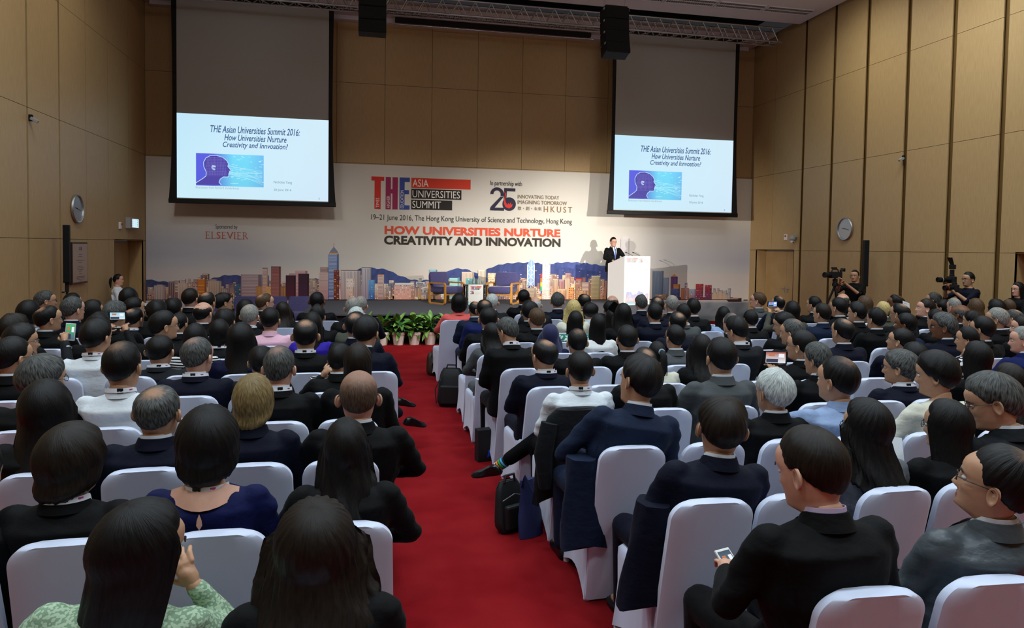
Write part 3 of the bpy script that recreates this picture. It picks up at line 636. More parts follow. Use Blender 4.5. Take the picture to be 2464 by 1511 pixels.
# serif name drawn stroke by stroke
def serif(mb, word, x0, x1, z0, z1, y, col):
    H = z1 - z0; adv = {'E': .62, 'L': .60, 'S': .52, 'V': .72, 'I': .34, 'R': .68}; tot = sum(adv[c] for c in word); k = (x1 - x0) / tot; x = x0
    def q(a, c_, d, e): rect(mb, x + a * k, x + c_ * k, z0 + d * H, z0 + e * H, y, col)
    for c in word:
        if c in 'ELIR':
            q(.12, .20, 0, 1); q(.04, .28, 0, .04); q(.04, .28, .96, 1)
        if c == 'E': q(.2, .50, .96, 1); q(.2, .40, .48, .52); q(.2, .54, 0, .04); q(.48, .50, .84, 1); q(.39, .41, .40, .60); q(.52, .54, 0, .18)
        if c == 'L': q(.2, .54, 0, .04); q(.52, .54, 0, .2)
        if c in 'SR' or c == 'V':
            v, f = text_geo(c if c != 'R' else 'P'); lo, hi = v.min(0), v.max(0)
            a, e, zz0 = (.04, .46, 0) if c == 'S' else (.02, .70, 0) if c == 'V' else (.14, .52, .0)
            if c != 'R': mb.add([(x + k * (a + (e - a) * (p[0] - lo[0]) / (hi[0] - lo[0])), y, z0 + H * (p[1] - lo[1]) / (hi[1] - lo[1])) for p in v], f, 0, lin(col))
            else:
                n = 12; vs = []; fs = []
                for j in range(n + 1):
                    t_ = -PI / 2 + PI * j / n; vs += [(x + k * (.28 + .22 * math.cos(t_)), y, z0 + H * (.74 + .26 * math.sin(t_))), (x + k * (.28 + .15 * math.cos(t_)), y, z0 + H * (.74 + .22 * math.sin(t_)))]
                for j in range(n): fs.append((2 * j, 2 * j + 2, 2 * j + 3, 2 * j + 1))
                mb.add(vs, fs, 0, lin(col)); q(.2, .3, .96, 1); q(.2, .3, .48, .52)
                mb.add([(x + k * .30, y, z0 + H * .48), (x + k * .38, y, z0 + H * .48), (x + k * .68, y, z0), (x + k * .58, y, z0)], [(0, 1, 2, 3)], 0, lin(col))
            if c == 'V': q(0, .2, .96, 1); q(.52, .72, .96, 1)
        x += adv[c] * k
serif(b, 'ELSEVIER', -3.93, -2.93, 2.11, 2.28, yl, 'c2512c')
b.build('printed_text', PRINT, BD)

# ------------------------------------------------------------------ stage and its furniture
b = MB().box((2.87, 16.2, .585), (8.42, 3.7, .03)); st_ = struct('stage_floor', b, STAGE)
MB().box((2.87, 16.22, .285), (8.36, 3.62, .57)).build('skirt', BLACK, st_)
FAB = mat('blue_upholstery', '4c4a78', .9, bump=.35, bscale=260, sheen=.3, mix='46446f', mscale=30)
PINE = mat('golden_wood', 'c98f3e', .42, mix='bd8234', mscale=20, stretch=(1, 1, .2))
def rrect(cx, cz, w_, h_, r, n=5):
    pts = []
    for (sx_, sz_, a0) in ((1, 1, 0), (-1, 1, 90), (-1, -1, 180), (1, -1, 270)):
        for k in range(n + 1): a = math.radians(a0 + 90 * k / n); pts.append((cx + sx_ * (w_ / 2 - r) + r * math.cos(a), cz + sz_ * (h_ / 2 - r) + r * math.sin(a)))
    return pts
def loop_frame(mb, x, y0, y1, z0, z1, r, t_=.035, wd=.05):
    """closed rounded wooden loop in the y-z plane"""
    o = rrect((y0 + y1) / 2, (z0 + z1) / 2, y1 - y0, z1 - z0, r); i_ = rrect((y0 + y1) / 2, (z0 + z1) / 2, y1 - y0 - 2 * t_, z1 - z0 - 2 * t_, max(.01, r - t_)); n = len(o)
    vs = [(x - wd / 2, p[0], p[1]) for p in o] + [(x + wd / 2, p[0], p[1]) for p in o] + [(x - wd / 2, p[0], p[1]) for p in i_] + [(x + wd / 2, p[0], p[1]) for p in i_]; fs = []
    for k in range(n):
        j = (k + 1) % n; fs += [(k, j, n + j, n + k), (2 * n + k, 3 * n + k, 3 * n + j, 2 * n + j), (k, 2 * n + k, 2 * n + j, j), (n + k, n + j, 3 * n + j, 3 * n + k)]
    mb.add(vs, fs)
def cushion(w_, d_, h_, r=.05):
    b = MB(); rs = []
    for k in range(9):
        a = -PI / 2 + PI * k / 8; s_ = (math.cos(a)) ** .55; ins = r * (1 - s_); z = math.sin(a) * h_ / 2
        rs.append([(p[0], p[1], z) for p in rrect(0, 0, w_ - 2 * ins, d_ - 2 * ins, r)])
    b.rings(rs); return b
def armchair(loc, rz, label, group=None):
    t = thing('armchair', label, 'armchair', loc, rz, group)     # faces -y
    for s_ in (-1, 1): f = MB(); loop_frame(f, s_ * .32, -.31, .27, .0, .53, .07); f.build('arm_frame', PINE, t)
    f = MB()
    for y in (-.27, .2): f.box((0, y, .255), (.60, .035, .06), ch=.006)
    f.build('seat_rail', PINE, t)
    o = cushion(.585, .60, .17).build('seat_cushion', FAB, t, True, (0, -.03, .345))
    bk = MB(); rs = []
    for k in range(11):
        u = k / 10; z = .30 + .47 * u; th = .13 * (.55 + .45 * math.sin(min(1, u * 1.05) * PI) ** .4); yy = .235 + .06 * u
        wd = .60 * (1 - .12 * max(0, (u - .8) / .2) ** 2); rs.append([(p[0], p[1] + yy, z) for p in rrect(0, 0, wd, th, .045)])
    bk.rings(rs); bk.build('back_cushion', FAB, t, True)
    return t
armchair((1.86, 16.98, .6), math.radians(38), 'left blue armchair with golden wooden arms on the stage')
armchair((3.28, 16.95, .6), math.radians(-30), 'right blue armchair with golden wooden arms on the stage')
for k, x in enumerate((-3.40, -2.79, -2.18, -1.58)):
    armchair((x, 16.75, 0), math.radians(R.uniform(-3, 3)), ['leftmost', 'second from left', 'third from left', 'rightmost'][k] + ' of four blue armchairs on the floor left of the stage', 'blue armchairs beside the stage')
t = thing('side_table', 'dark side table between the two armchairs with a printed sign on its front', 'table', (2.55, 16.72, .6))
DKW = mat('dark_wood', '2a1c14', .4); MB().box((0, 0, .47), (.55, .45, .03), ch=.004).build('table_top', DKW, t)
for sx_ in (-1, 1):
    for sy_ in (-1, 1): MB().box((sx_ * .24, sy_ * .19, .225), (.03, .03, .45)).build('leg', DKW, t)
MB().box((0, 0, .15), (.5, .4, .02)).build('shelf', DKW, t)
b = MB().box((-.03, -.245, .255), (.36, .02, .49)); b.build('sign_board', WHITEP, t)
b = MB(); logo(b, -.16, .46, .105, -.2562, 0, True); badge25(b, -.16, .27, .075, -.2562)
for k in range(3): rect(b, -.05, .09 - .02 * k, .30 - k * .02, .306 - k * .02, -.2562, 'c8c4c0')
rect(b, -.21, .15, .012, .06, -.2562, '68c0d0', '88d8e0'); text_on(b, 'HONG KONG', -.20, .14, .015, .05, -.2566, 'e8f4f4')
for k in range(26): x = -.205 + k * .0137; rect(b, x, x + .011, .062, .075 + .035 * rr.random(), -.2563, rr.choice(pink + cool))
b.build('sign_print', PRINT, t)
GLS = mat('clear_glass', 'd8e4e8', .1); GLS.node_tree.nodes['Principled BSDF'].inputs['Transmission Weight'].default_value = .8
for k, (x, y) in enumerate(((2.40, 16.66), (2.49, 16.60), (2.62, 16.68), (2.71, 16.6))):
    if k in (1, 2): MB().lathe([(.0, 0), (.032, .002), (.033, .13), (.014, .17), (.013, .205), (.0, .206)], 14, (0, 0, 0)).build('water_bottle', GLS, None, True, (x, y, 1.085))
    else: MB().lathe([(.0, 0), (.026, .001), (.034, .095), (.031, .095), (.024, .008), (0, .008)], 14).build('drinking_glass', GLS, None, True, (x, y, 1.085))
for o in list(COL.objects):
    if o.name == 'water_bottle': tag(o, 'left of two clear water bottles on the stage side table', 'bottle')
    if o.name == 'water_bottle.001': tag(o, 'right of two clear water bottles on the stage side table', 'bottle')
    if o.name == 'drinking_glass': tag(o, 'drinking glass at the left end of the stage side table', 'glass')
    if o.name == 'drinking_glass.001': tag(o, 'drinking glass at the right end of the stage side table', 'glass')
# lectern
t = thing('lectern', 'tall white lectern with printed logos and city strip, on the right of the stage', 'lectern', (6.53, 16.73, .6), math.radians(20))
LW = mat('lectern_white', 'e6e4e2', .5)
b = MB(); hw, d0, d1 = .43, -.30, .34
for s_ in (-1, 1):
    b = MB(); x = s_ * (hw - .012)
    b.rings([[(x - .012, d0, 0), (x - .012, d1, 0), (x - .012, d1, 1.03), (x - .012, d0, 1.235)], [(x + .012, d0, 0), (x + .012, d1, 0), (x + .012, d1, 1.03), (x + .012, d0, 1.235)]]); b.build('side_panel', LW, t)
MB().box((0, d0 + .012, .618), (2 * hw - .05, .024, 1.235)).build('front_panel', LW, t)
b = MB(); b.rings([[(-hw + .02, d0 + .02, 1.17), (hw - .02, d0 + .02, 1.17), (hw - .02, d1, .975), (-hw + .02, d1, .975)], [(-hw + .02, d0 + .02, 1.19), (hw - .02, d0 + .02, 1.19), (hw - .02, d1, .995), (-hw + .02, d1, .995)]]); b.build('reading_top', LW, t)
b = MB(); yl = d0 - .0015; logo(b, -.36, 1.19, .143, yl, .35, True); badge25(b, .06, 1.075, .09, yl, .35); b.build('logo_print', PRINT, t); b = MB()
text_on(b, '19-21 June 2016', -.11, .12, .935, .955, yl, 'a8a6a4'); text_on(b, 'The Hong Kong University of Science and Technology', -.30, .32, .895, .915, yl, 'a8a6a4')
text_on(b, 'INNOVATING TODAY', .19, .31, 1.135, 1.148, yl, 'b8ae9c'); text_on(b, 'IMAGINING TOMORROW', .19, .33, 1.112, 1.125, yl, 'b8ae9c'); text_on(b, 'HKUST', .26, .35, 1.08, 1.098, yl, 'b8a488')
b.build('wording', PRINT, t); b = MB()
for k in range(22): x0 = -.38 + k * .0345; rect(b, x0, x0 + .04, .13, .30 + .045 * math.sin(k * .6) + .02 * math.sin(k * 1.7), yl, 'a8b0d8', 'c0b0c8')
for k in range(58): x0 = -.385 + k * .0132; rect(b, x0, x0 + .011, .06, .14 + .16 * rr.random() ** 1.5, yl - .0003 - k * .00001, rr.choice(['b8d8ec', 'e8c8b8', 'd0d4e0', 'e4a890', 'f0e0d8']), rr.choice(['e8a888', 'c8a8b0', '90b8d0']))
rect(b, -.385, .385, .005, .06, yl - .0012, '90b8cc', 'b0d0dc'); b.build('city_print', PRINT, t)
def mic(x, y, label):
    m_ = thing('gooseneck_microphone', label, 'microphone', (x, y, 1.75))
    MB().lathe([(.0, 0), (.03, 0), (.03, .015), (.0, .016)], 14).build('base', BLACK, m_, True)
    MB().tube([(0, 0, .01), (-.03, .0, .07), (-.10, .02, .12), (-.19, .05, .16)], .0045, 8).build('stem', BLACK, m_, True)
    MB().tube([(-.18, .047, .156), (-.205, .053, .168), (-.235, .062, .178)], [.008, .014, .009], 10).build('capsule', BLACK, m_, True)
mic(6.62, 16.62, 'front black gooseneck microphone curving over the lectern top'); mic(6.85, 16.72, 'rear black gooseneck microphone on the lectern')

# potted plants along the stage
POT = mat('cream_pot', 'efe7da', .45); SOIL = mat('soil', '2a1f16', .95)
LEAF = [mat('leaf_' + n_, c_, .42, mix=c2_, mscale=9) for n_, c_, c2_ in (('dark', '2f5a26', '3f7330'), ('mid', '4b8034', '36662a'), ('pale', '86a855', '4b8034'))]
def leaf_mesh(L_, W_, bend, m_):
    b = MB(); rs = []; n = 7
    for k in range(n + 1):
        u = k / n; w_ = W_ * (math.sin(PI * min(1, u * .93 + .07)) ** .8) * (.35 if k == 0 else 1) + .002; y = L_ * u * (1 - .25 * bend * u); z = -bend * L_ * u * u * .75
        rs.append([(-w_, y, z + .25 * w_), (0, y, z - .12 * w_), (w_, y, z + .25 * w_)])
    vs = [p for r in rs for p in r]; fs = []
    for k in range(n): fs += [(3 * k, 3 * k + 1, 3 * k + 4, 3 * k + 3), (3 * k + 1, 3 * k + 2, 3 * k + 5, 3 * k + 4)]
    b.add(vs, fs); return b.mesh('leaf', m_, True)
LM = [leaf_mesh(.24 + .03 * (k % 3), .044 + .010 * (k % 2), .25 + .22 * (k % 4), LEAF[k % 3 if k % 5 else 2]) for k in range(12)]
potx = [-.05, .27, .59, .91, 1.23, 1.55]
PN = ['half hidden behind the grey-haired aisle sitters', 'first fully seen pot from the left', 'second fully seen pot from the left', 'middle of the row facing the aisle', 'third left of the coral jacket', 'right end of row, partly behind the coral jacket']
PN = ['leftmost, hidden behind the olive grey jacket', 'half seen at the left edge of the aisle', 'second left of the aisle centre', 'just left of the coral jacket side, third pot', 'whole pot closest to the coral jacket', 'mostly hidden by the coral jacket']
for k, x in enumerate(potx):
    t = thing('potted_plant', 'green plant in cream pot, ' + PN[k], 'plant', (x, 14.12, 0), R.uniform(0, 6), 'potted plants along the stage front')
    MB().lathe([(.0, 0), (.095, 0), (.098, .01), (.128, .21), (.138, .212), (.142, .262), (.132, .264), (.122, .23), (0, .225)], 24).build('pot', POT, t, True)
    MB().lathe([(0, .222), (.121, .232), (0, .236)], 16).build('soil', SOIL, t)
    for j in range(4): a = R.uniform(0, 6.28); MB().tube([(0.02 * math.cos(a), .02 * math.sin(a), .22), (.03 * math.cos(a), .03 * math.sin(a), .36), (.05 * math.cos(a), .05 * math.sin(a), .47)], .006, 6).build('stem', LEAF[0], t, True)
    for j in range(48):
        a = R.uniform(0, 2 * PI); hgt = R.uniform(.24, .50); tilt = math.radians(R.uniform(5, 75) if hgt > .38 else R.uniform(-25, 45)); rad = R.uniform(.01, .07)
        o = obj('leaf', LM[(j * 7 + k) % 12], t); s_ = R.uniform(.75, 1.1)
        o.matrix_local = Matrix.Translation((rad * math.cos(a), rad * math.sin(a), hgt)) @ Matrix.Rotation(a - PI / 2, 4, 'Z') @ Matrix.Rotation(tilt, 4, 'X') @ Matrix.Rotation(R.uniform(-.5, .5), 4, 'Y') @ Matrix.Scale(s_, 4)

# ------------------------------------------------------------------ wall fittings
CLF = mat('clock_face', 'f6f8f6', .5)
def clock(loc, rz, label):
    t = thing('wall_clock', label, 'clock', loc, rz)     # face towards local -y
    MB().lathe([(.235, 0), (.26, -.012), (.262, -.035), (.25, -.05), (.235, -.045), (.23, -.02)], 48, axis='y').build('rim', METAL, t, True)
    MB().lathe([(0, -.012), (.236, -.012), (.236, -.016), (0, -.016)], 48, axis='y').build('face', CLF, t)
    b = MB()
    for k in range(1, 13):
        a = PI / 2 - k * PI / 6; cx, cz = .185 * math.cos(a), .185 * math.sin(a); w_ = .014 * (1.8 if k > 9 else 1); text_on(b, str(k), cx - w_, cx + w_, cz - .024, cz + .024, -.018, '1c1c1e', .01)
    for k in range(60):
        a = k * PI / 30; r0 = .222; l = .008; b.add([(math.cos(a) * r0 - .001, -.018, math.sin(a) * r0), (math.cos(a) * r0 + .001, -.018, math.sin(a) * r0), (math.cos(a) * (r0 + l) + .001, -.018, math.sin(a) * (r0 + l)), (math.cos(a) * (r0 + l) - .001, -.018, math.sin(a) * (r0 + l))], [(0, 1, 2, 3)], 0, lin('1c1c1e'))
    b.build('numerals', PRINT, t)
    for nm, ang, L_, W_ in (('hour_hand', 90 - 9.28 * 30, .115, .008), ('minute_hand', 90 - 17 * 6, .165, .005)):
        a = math.radians(ang); r_ = Matrix.Rotation(-a, 3, 'Y'); MB().box(r_ @ Vector((L_ / 2 - .02, 0, 0)) + Vector((0, -.021, 0)), (L_, .003, W_ * 2), rot=r_).build(nm, BLACK, t)
    MB().lathe([(0, -.026), (.009, -.025), (.009, -.018), (0, -.018)], 12, axis='y').build('hub', BLACK, t)
clock((XL, 14.07, 2.595), math.radians(90), 'round silver-rimmed wall clock high on the left wall above the plaque')
clock((XR, 14.02, 2.545), math.radians(-90), 'round silver-rimmed wall clock high on the right wall')
t = thing('wall_plaque', 'tall framed commemorative plaque on the left wall under the clock', 'plaque', (XL, 14.06, 1.60), math.radians(90))
MB().box((0, -.03, 0), (.70, .06, .76), ch=.004).build('frame', DKW, t); MB().box((0, -.062, 0), (.64, .008, .70)).build('plate', mat('plaque_plate', 'b8a294', .35, metal=.5), t)
b = MB(); 
for k, (w_, z) in enumerate(((.14, .16), (.20, .12), (.36, .05), (.16, .01), (.20, -.06), (.30, -.09), (.26, -.12), (.14, -.15), (.14, -.20), (.40, -.25), (.36, -.275), (.30, -.30), (.12, -.33))): rect(b, -w_ / 2, w_ / 2, z - .005, z + .005, -.067, '6a5a54')
badge25(b, -.07, .235, .06, -.067, .1); rect(b, .02, .05, .23, .30, -.067, '4a4450'); rect(b, .06, .07, .24, .29, -.067, '4a4450'); b.build('engraving', PRINT, t)
def stop(loc, rz, label):
    t = thing('alarm_button', label, 'button', loc, rz); MB().box((0, -.02, 0), (.10, .04, .15), ch=.006).build('box', WHITEP, t); MB().lathe([(0, -.062), (.022, -.058), (.026, -.04), (.0, -.04)], 16, (.02, 0, .03), axis='y').build('button', REDP, t, True)
stop((XL, 16.30, 2.35), math.radians(90), 'small white box with red button beside the left wall display'); stop((XR, 16.32, 2.38), math.radians(-90), 'small white box with red button left of the dome camera')
t = thing('wall_display', 'small lit wall display panel above the left door', 'display', (XL, 16.98, 2.42), math.radians(90))
MB().box((0, -.05, 0), (.62, .10, .24), ch=.008).build('casing', GREYP, t)
b = MB(); rect(b, -.18, .26, -.095, .095, -.102, 'dff4ff'); 
for k in range(4): rect(b, -.15, -.11, -.07 + k * .045, -.05 + k * .045, -.103, '5c9cc0'); rect(b, .12, .22, -.07 + k * .04, -.045 + k * .04, -.103, '7fd0e0')
rect(b, -.06, -.05, -.08, .08, -.103, '88a8c8'); rect(b, .04, .05, -.08, .08, -.103, '88a8c8'); b.build('screen', SCREEN, t)
t = thing('dome_camera', 'grey dome security camera on a bracket at the right wall slot above the door', 'camera', (XR - .10, 15.9, 2.30))
MB().box((.05, .0, .10), (.12, .10, .05)).build('bracket', GREYP, t); MB().lathe([(0, .10), (.07, .09), (.085, .02), (.06, -.01), (0, -.01)], 20).build('housing', GREYP, t, True); MB().ball((0, 0, -.03), .055, 0, 14, 9).build('dome', WHITEP, t, True); MB().ball((-.01, -.05, -.045), .016, 0, 8, 6).build('lens', BLACKG, t, True)
for loc, lab, sg in (((XL + .03, 12.30, 3.90), 'small spot fitting in the left wall slot', 1), ((XR - .03, 12.30, 3.92), 'small spot fitting in the right wall slot', -1)):
    t = thing('wall_spot', lab, 'lamp', loc); MB().box((sg * .05, 0, 0), (.12, .05, .05), rot=Matrix.Rotation(sg * .5, 3, 'Y'), ch=.006).build('head', GREYP, t); MB().box((0, 0, .03), (.05, .04, .10)).build('arm', BLACK, t)
# floor lamp by the stage edge
t = thing('stage_monitor_lamp', 'low black floor spotlight on the stage edge before a close-cropped head', 'lamp', (-1.02, 14.75, .615), .5)
MB().lathe([(0, -.11), (.06, -.11), (.085, .06), (.09, .08), (.07, .08), (0, .06)], 18, (0, 0, .12), axis='y').build('housing', BLACKG, t, True); MB().box((0, 0, .01), (.22, .12, .02)).build('foot', BLACK, t); MB().tube([(-.1, 0, .01), (-.1, 0, .13), (.1, 0, .13), (.1, 0, .01)], .008, 6).build('yoke', BLACK, t)
t = thing('side_desk', 'small white-topped desk in front of the left door', 'table', (-4.45, 15.2, 0))
MB().box((0, 0, .735), (.55, .5, .03), ch=.004).build('desk_top', WHITEP, t); MB().box((0, 0, .36), (.50, .45, .70)).build('black_skirt', BLACK, t)

# ------------------------------------------------------------------ chairs
COVER = mat('chair_cover', 'cdd5ec', .58, bump=.25, bscale=22, stretch=(1, 1, .35), sheen=.35, spec=.35, bdist=.006)
def chair_back():
    b = MB(); rs = []; N = 24
    for k in range(N):                 # bottom (floor) to top
        z = .012 + .833 * k / 11 if k < 12 else .845 + .085 * math.sin(PI / 2 * (k - 11) / 12)
        u = z / .93
        y = .175 - .175 * u ** .9 + .012 * math.sin(u * PI) - (.0 if u < .5 else .02 * (u - .5))
        hw = .205 - .020 * u
        if z > .93 - .085: hw -= .085 * (1 - math.sqrt(max(0, 1 - ((z - .845) / .0852) ** 2)))
        th = .020 + .012 * min(1, u * 2); 
        if k == N - 1: th = .012
        rs.append([(-hw, y - th * .5, z), (-hw + .03, y - th, z), (-hw * .4, y - th * (1.0 if u > .5 else .5), z), (hw * .4, y - th * (1.0 if u > .5 else .5), z), (hw - .03, y - th, z), (hw, y - th * .5, z), (hw, y + th * .5, z), (hw - .03, y + th, z), (0, y + th * 1.15, z), (-hw + .03, y + th, z), (-hw, y + th * .5, z)])
    b.rings(rs); return b.mesh('back_cover', COVER, True)
def chair_seat():
    b = MB(); rs = []
    def ring(z, ins, hem=0):
        P = []; x0, x1, y0, y1 = -.20 + ins, .20 - ins, .17 + ins * .5, .68 - ins * 1.4
        n = 8
        def edge(a, c):
            for k in range(n):
                u = k / n; q = (a[0] + (c[0] - a[0]) * u, a[1] + (c[1] - a[1]) * u); bow = math.sin(PI * u)
                cx, cy = 0, .42; q = (q[0] + (cx - q[0]) * .10 * bow * (1 - z / .46) * .6, q[1] + (cy - q[1]) * .10 * bow * (1 - z / .46) * .6)
                P.append((q[0], q[1], z + hem * bow))
        edge((x0, y0), (x1, y0)); edge((x1, y0), (x1, y1)); edge((x1, y1), (x0, y1)); edge((x0, y1), (x0, y0)); return P
    rs = [ring(.012, -.012, .085), ring(.12, -.002, .045), ring(.26, .006, .01), ring(.40, .004), ring(.445, .006), ring(.468, .022), ring(.472, .06)]
    b.rings(rs, cap=False); n = len(rs[0]); b.add(rs[-1], [tuple(range(n))]); return b.mesh('seat_cover', COVER, True)
def chair_foot():
    b = MB(); b.lathe([(.020, 0), (.022, .01), (.018, .09), (.0, .10)], 8); return b.mesh('foot_pocket', COVER, True)
CH = (chair_back(), chair_seat(), chair_foot())
def make_chair(x, y, rz, label, group='white covered chairs in the rows'):
    t = thing('banquet_chair', label, 'chair', (x, y, 0), rz, group)
    obj('back_cover', CH[0], t); obj('seat_cover', CH[1], t)
    for sx_ in (-1, 1):
        for yy in (.185, .675): obj('foot_pocket', CH[2], t, (sx_ * .188, yy, 0))
    return t

# ------------------------------------------------------------------ people: solids grown into one skin, then posed
def sm(x, a, b_):
    t = np.clip((x - a) / (b_ - a), 0, 1); return t * t * (3 - 2 * t)
def solidify(mb, voxel, ratio, smooth=2):
    me = mb.mesh('tmp', []); o = bpy.data.objects.new('tmp', me); COL.objects.link(o)
    m = o.modifiers.new('r', 'REMESH'); m.mode = 'VOXEL'; m.voxel_size = voxel
    s_ = o.modifiers.new('s', 'SMOOTH'); s_.iterations = smooth; s_.factor = .6
    if ratio < 1: d = o.modifiers.new('d', 'DECIMATE'); d.ratio = ratio
    dg = bpy.context.evaluated_depsgraph_get(); ev = o.evaluated_get(dg); q = ev.to_mesh()
    v = np.empty(len(q.vertices) * 3); q.vertices.foreach_get('co', v); v = v.reshape(-1, 3); f = [tuple(p.vertices) for p in q.polygons]
    ev.to_mesh_clear(); bpy.data.objects.remove(o); bpy.data.meshes.remove(me); return v, f

PIV = np.array([0, -.125, 1.10]); HC = np.array([0, -.105, 1.213])    # neck joint, head centre
def ellr(cx, cy, z, rx, ry, n=20, p=2.3):
    out = []
    for k in range(n):
        a = 2 * PI * k / n; c, s_ = math.cos(a), math.sin(a); out.append((cx + rx * abs(c) ** (2 / p) * (1 if c > 0 else -1), cy + ry * abs(s_) ** (2 / p) * (1 if s_ > 0 else -1), z))
    return out
ARMS = {   # (elbow, wrist) right side as seen from behind is +x ; left mirrored
    'lap': (((.245, -.04, .76), (.10, .19, .67)), ((.245, -.04, .76), (.10, .19, .67))),
    'wide': (((.285, -.01, .79), (.05, .17, .72)), ((.285, -.01, .79), (.05, .17, .72))),
    'phone2': (((.235, .13, .93), (.085, .30, 1.16)), ((.235, .13, .93), (.085, .30, 1.16))),
    'phoneL': (((.245, -.04, .76), (.10, .19, .67)), ((.255, .10, .92), (.17, .24, 1.18))),
    'chinR': (((.29, .07, .86), (.135, .045, 1.045)), ((.245, -.04, .76), (.10, .19, .67))),
    'stand': (((.26, -.02, .80), (.23, .10, .60)), ((.26, -.02, .80), (.23, .10, .60))),
    'cam': (((.23, .12, .88), (.08, .27, 1.12)), ((.23, .12, .86), (.06, .30, 1.06))),
}
def torso(mb, g, female, stand, kind):
    dz = 0; f = .93 if female else 1.0
    # z, rx, ry, cy
    T = [(.46, .165, .135, .02), (.52, .178, .135, .0), (.62, .160, .115, -.035), (.72, .158, .110, -.06), (.82, .172, .115, -.085), (.92, .188, .118, -.105), (.99, .190, .108, -.115), (1.03, .165, .085, -.122), (1.052, .118, .066, -.125), (1.072, .066, .058, -.125)]
    if kind == 'body': T = T[:-1] + [(1.075, .066, .062, -.125), (1.13, .058, .060, -.122)]
    rs = []
    for z, rx, ry, cy in T:
        if stand: cy = -.125 + (cy + .125) * .15
        e = g * (1 if z < 1.02 else .55 if z < 1.07 else .25)
        if kind == 'jacket' and z < .7: e += .012
        rs.append(ellr(0, cy, z, rx * f + e, ry + e, 20, 2.5 if z < 1.0 else 2.1))
    mb.rings(rs)
def arm(mb, s_, elb, wri, g, female, kind):
    f = .92 if female else 1.0
    sh = Vector((s_ * .178 * f, -.118, 1.005)); e = Vector((s_ * elb[0], elb[1], elb[2])); w_ = Vector((s_ * wri[0], wri[1], wri[2]))
    r0, r1, r2 = .052 + g, .037 + g, .027 + g * .8
    mb.cap_(sh, e, r0, r1); 
    if kind == 'short': 
        return sh, e, w_
    mb.cap_(e, w_ if kind == 'body' else e + (w_ - e) * .93, r1, r2)
    return sh, e, w_
def hand_arrays(ratio):
    mb = MB(); mb.cap_((0, 0, 0), (0, .045, 0), .020, .028, fl=1.0); mb.cap_((-.014, .03, 0), (-.016, .075, -.002), .014, .013); mb.cap_((.012, .03, 0), (.014, .078, -.002), .014, .013); mb.cap_((0, .03, 0), (0, .078, -.002), .015, .014)
    for x, L_, a in ((-.030, .060, -.10), (-.011, .070, -.02), (.009, .066, .04), (.028, .050, .12)):
        p = Vector((x, .078, 0)); d1 = Vector((math.sin(a), .85, -.5)).normalized(); d2 = Vector((math.sin(a) * .6, .35, -.93)).normalized()
        q = p + d1 * L_ * .5; mb.cap_(p, q, .0092, .0085, n=8); mb.cap_(q, q + d2 * L_ * .5, .0085, .007, n=8)
    p = Vector((.022, .02, -.005)); q = p + Vector((.028, .028, -.012)); mb.cap_(p, q, .012, .010, n=8); mb.cap_(q, q + Vector((.004, .028, -.012)), .010, .008, n=8)
    return solidify(mb, .0038, ratio, 1)
HAND = {1: hand_arrays(.28), 0: hand_arrays(.07)}
def put_hand(V, F, w_, dirv, s_, lod, palm=-1.0, bx=0.0):
    hv, hf = HAND[lod]; d = Vector(dirv).normalized(); y = np.array(d); z = np.array((bx, 0, 1.0)) if palm < 0 else np.array((bx, -1.0, .2))
    z = z - y * z.dot(y); z /= np.linalg.norm(z); x = np.cross(y, z); v = hv * np.array((-s_ * 1.0, 1, 1)) * .96
    P = v[:, :1] * x + v[:, 1:2] * y + v[:, 2:3] * z + np.array(w_); o = sum(len(q) for q in V); V.append(P); F += [tuple(i + o for i in (f if s_ < 0 else f[::-1])) for f in hf]

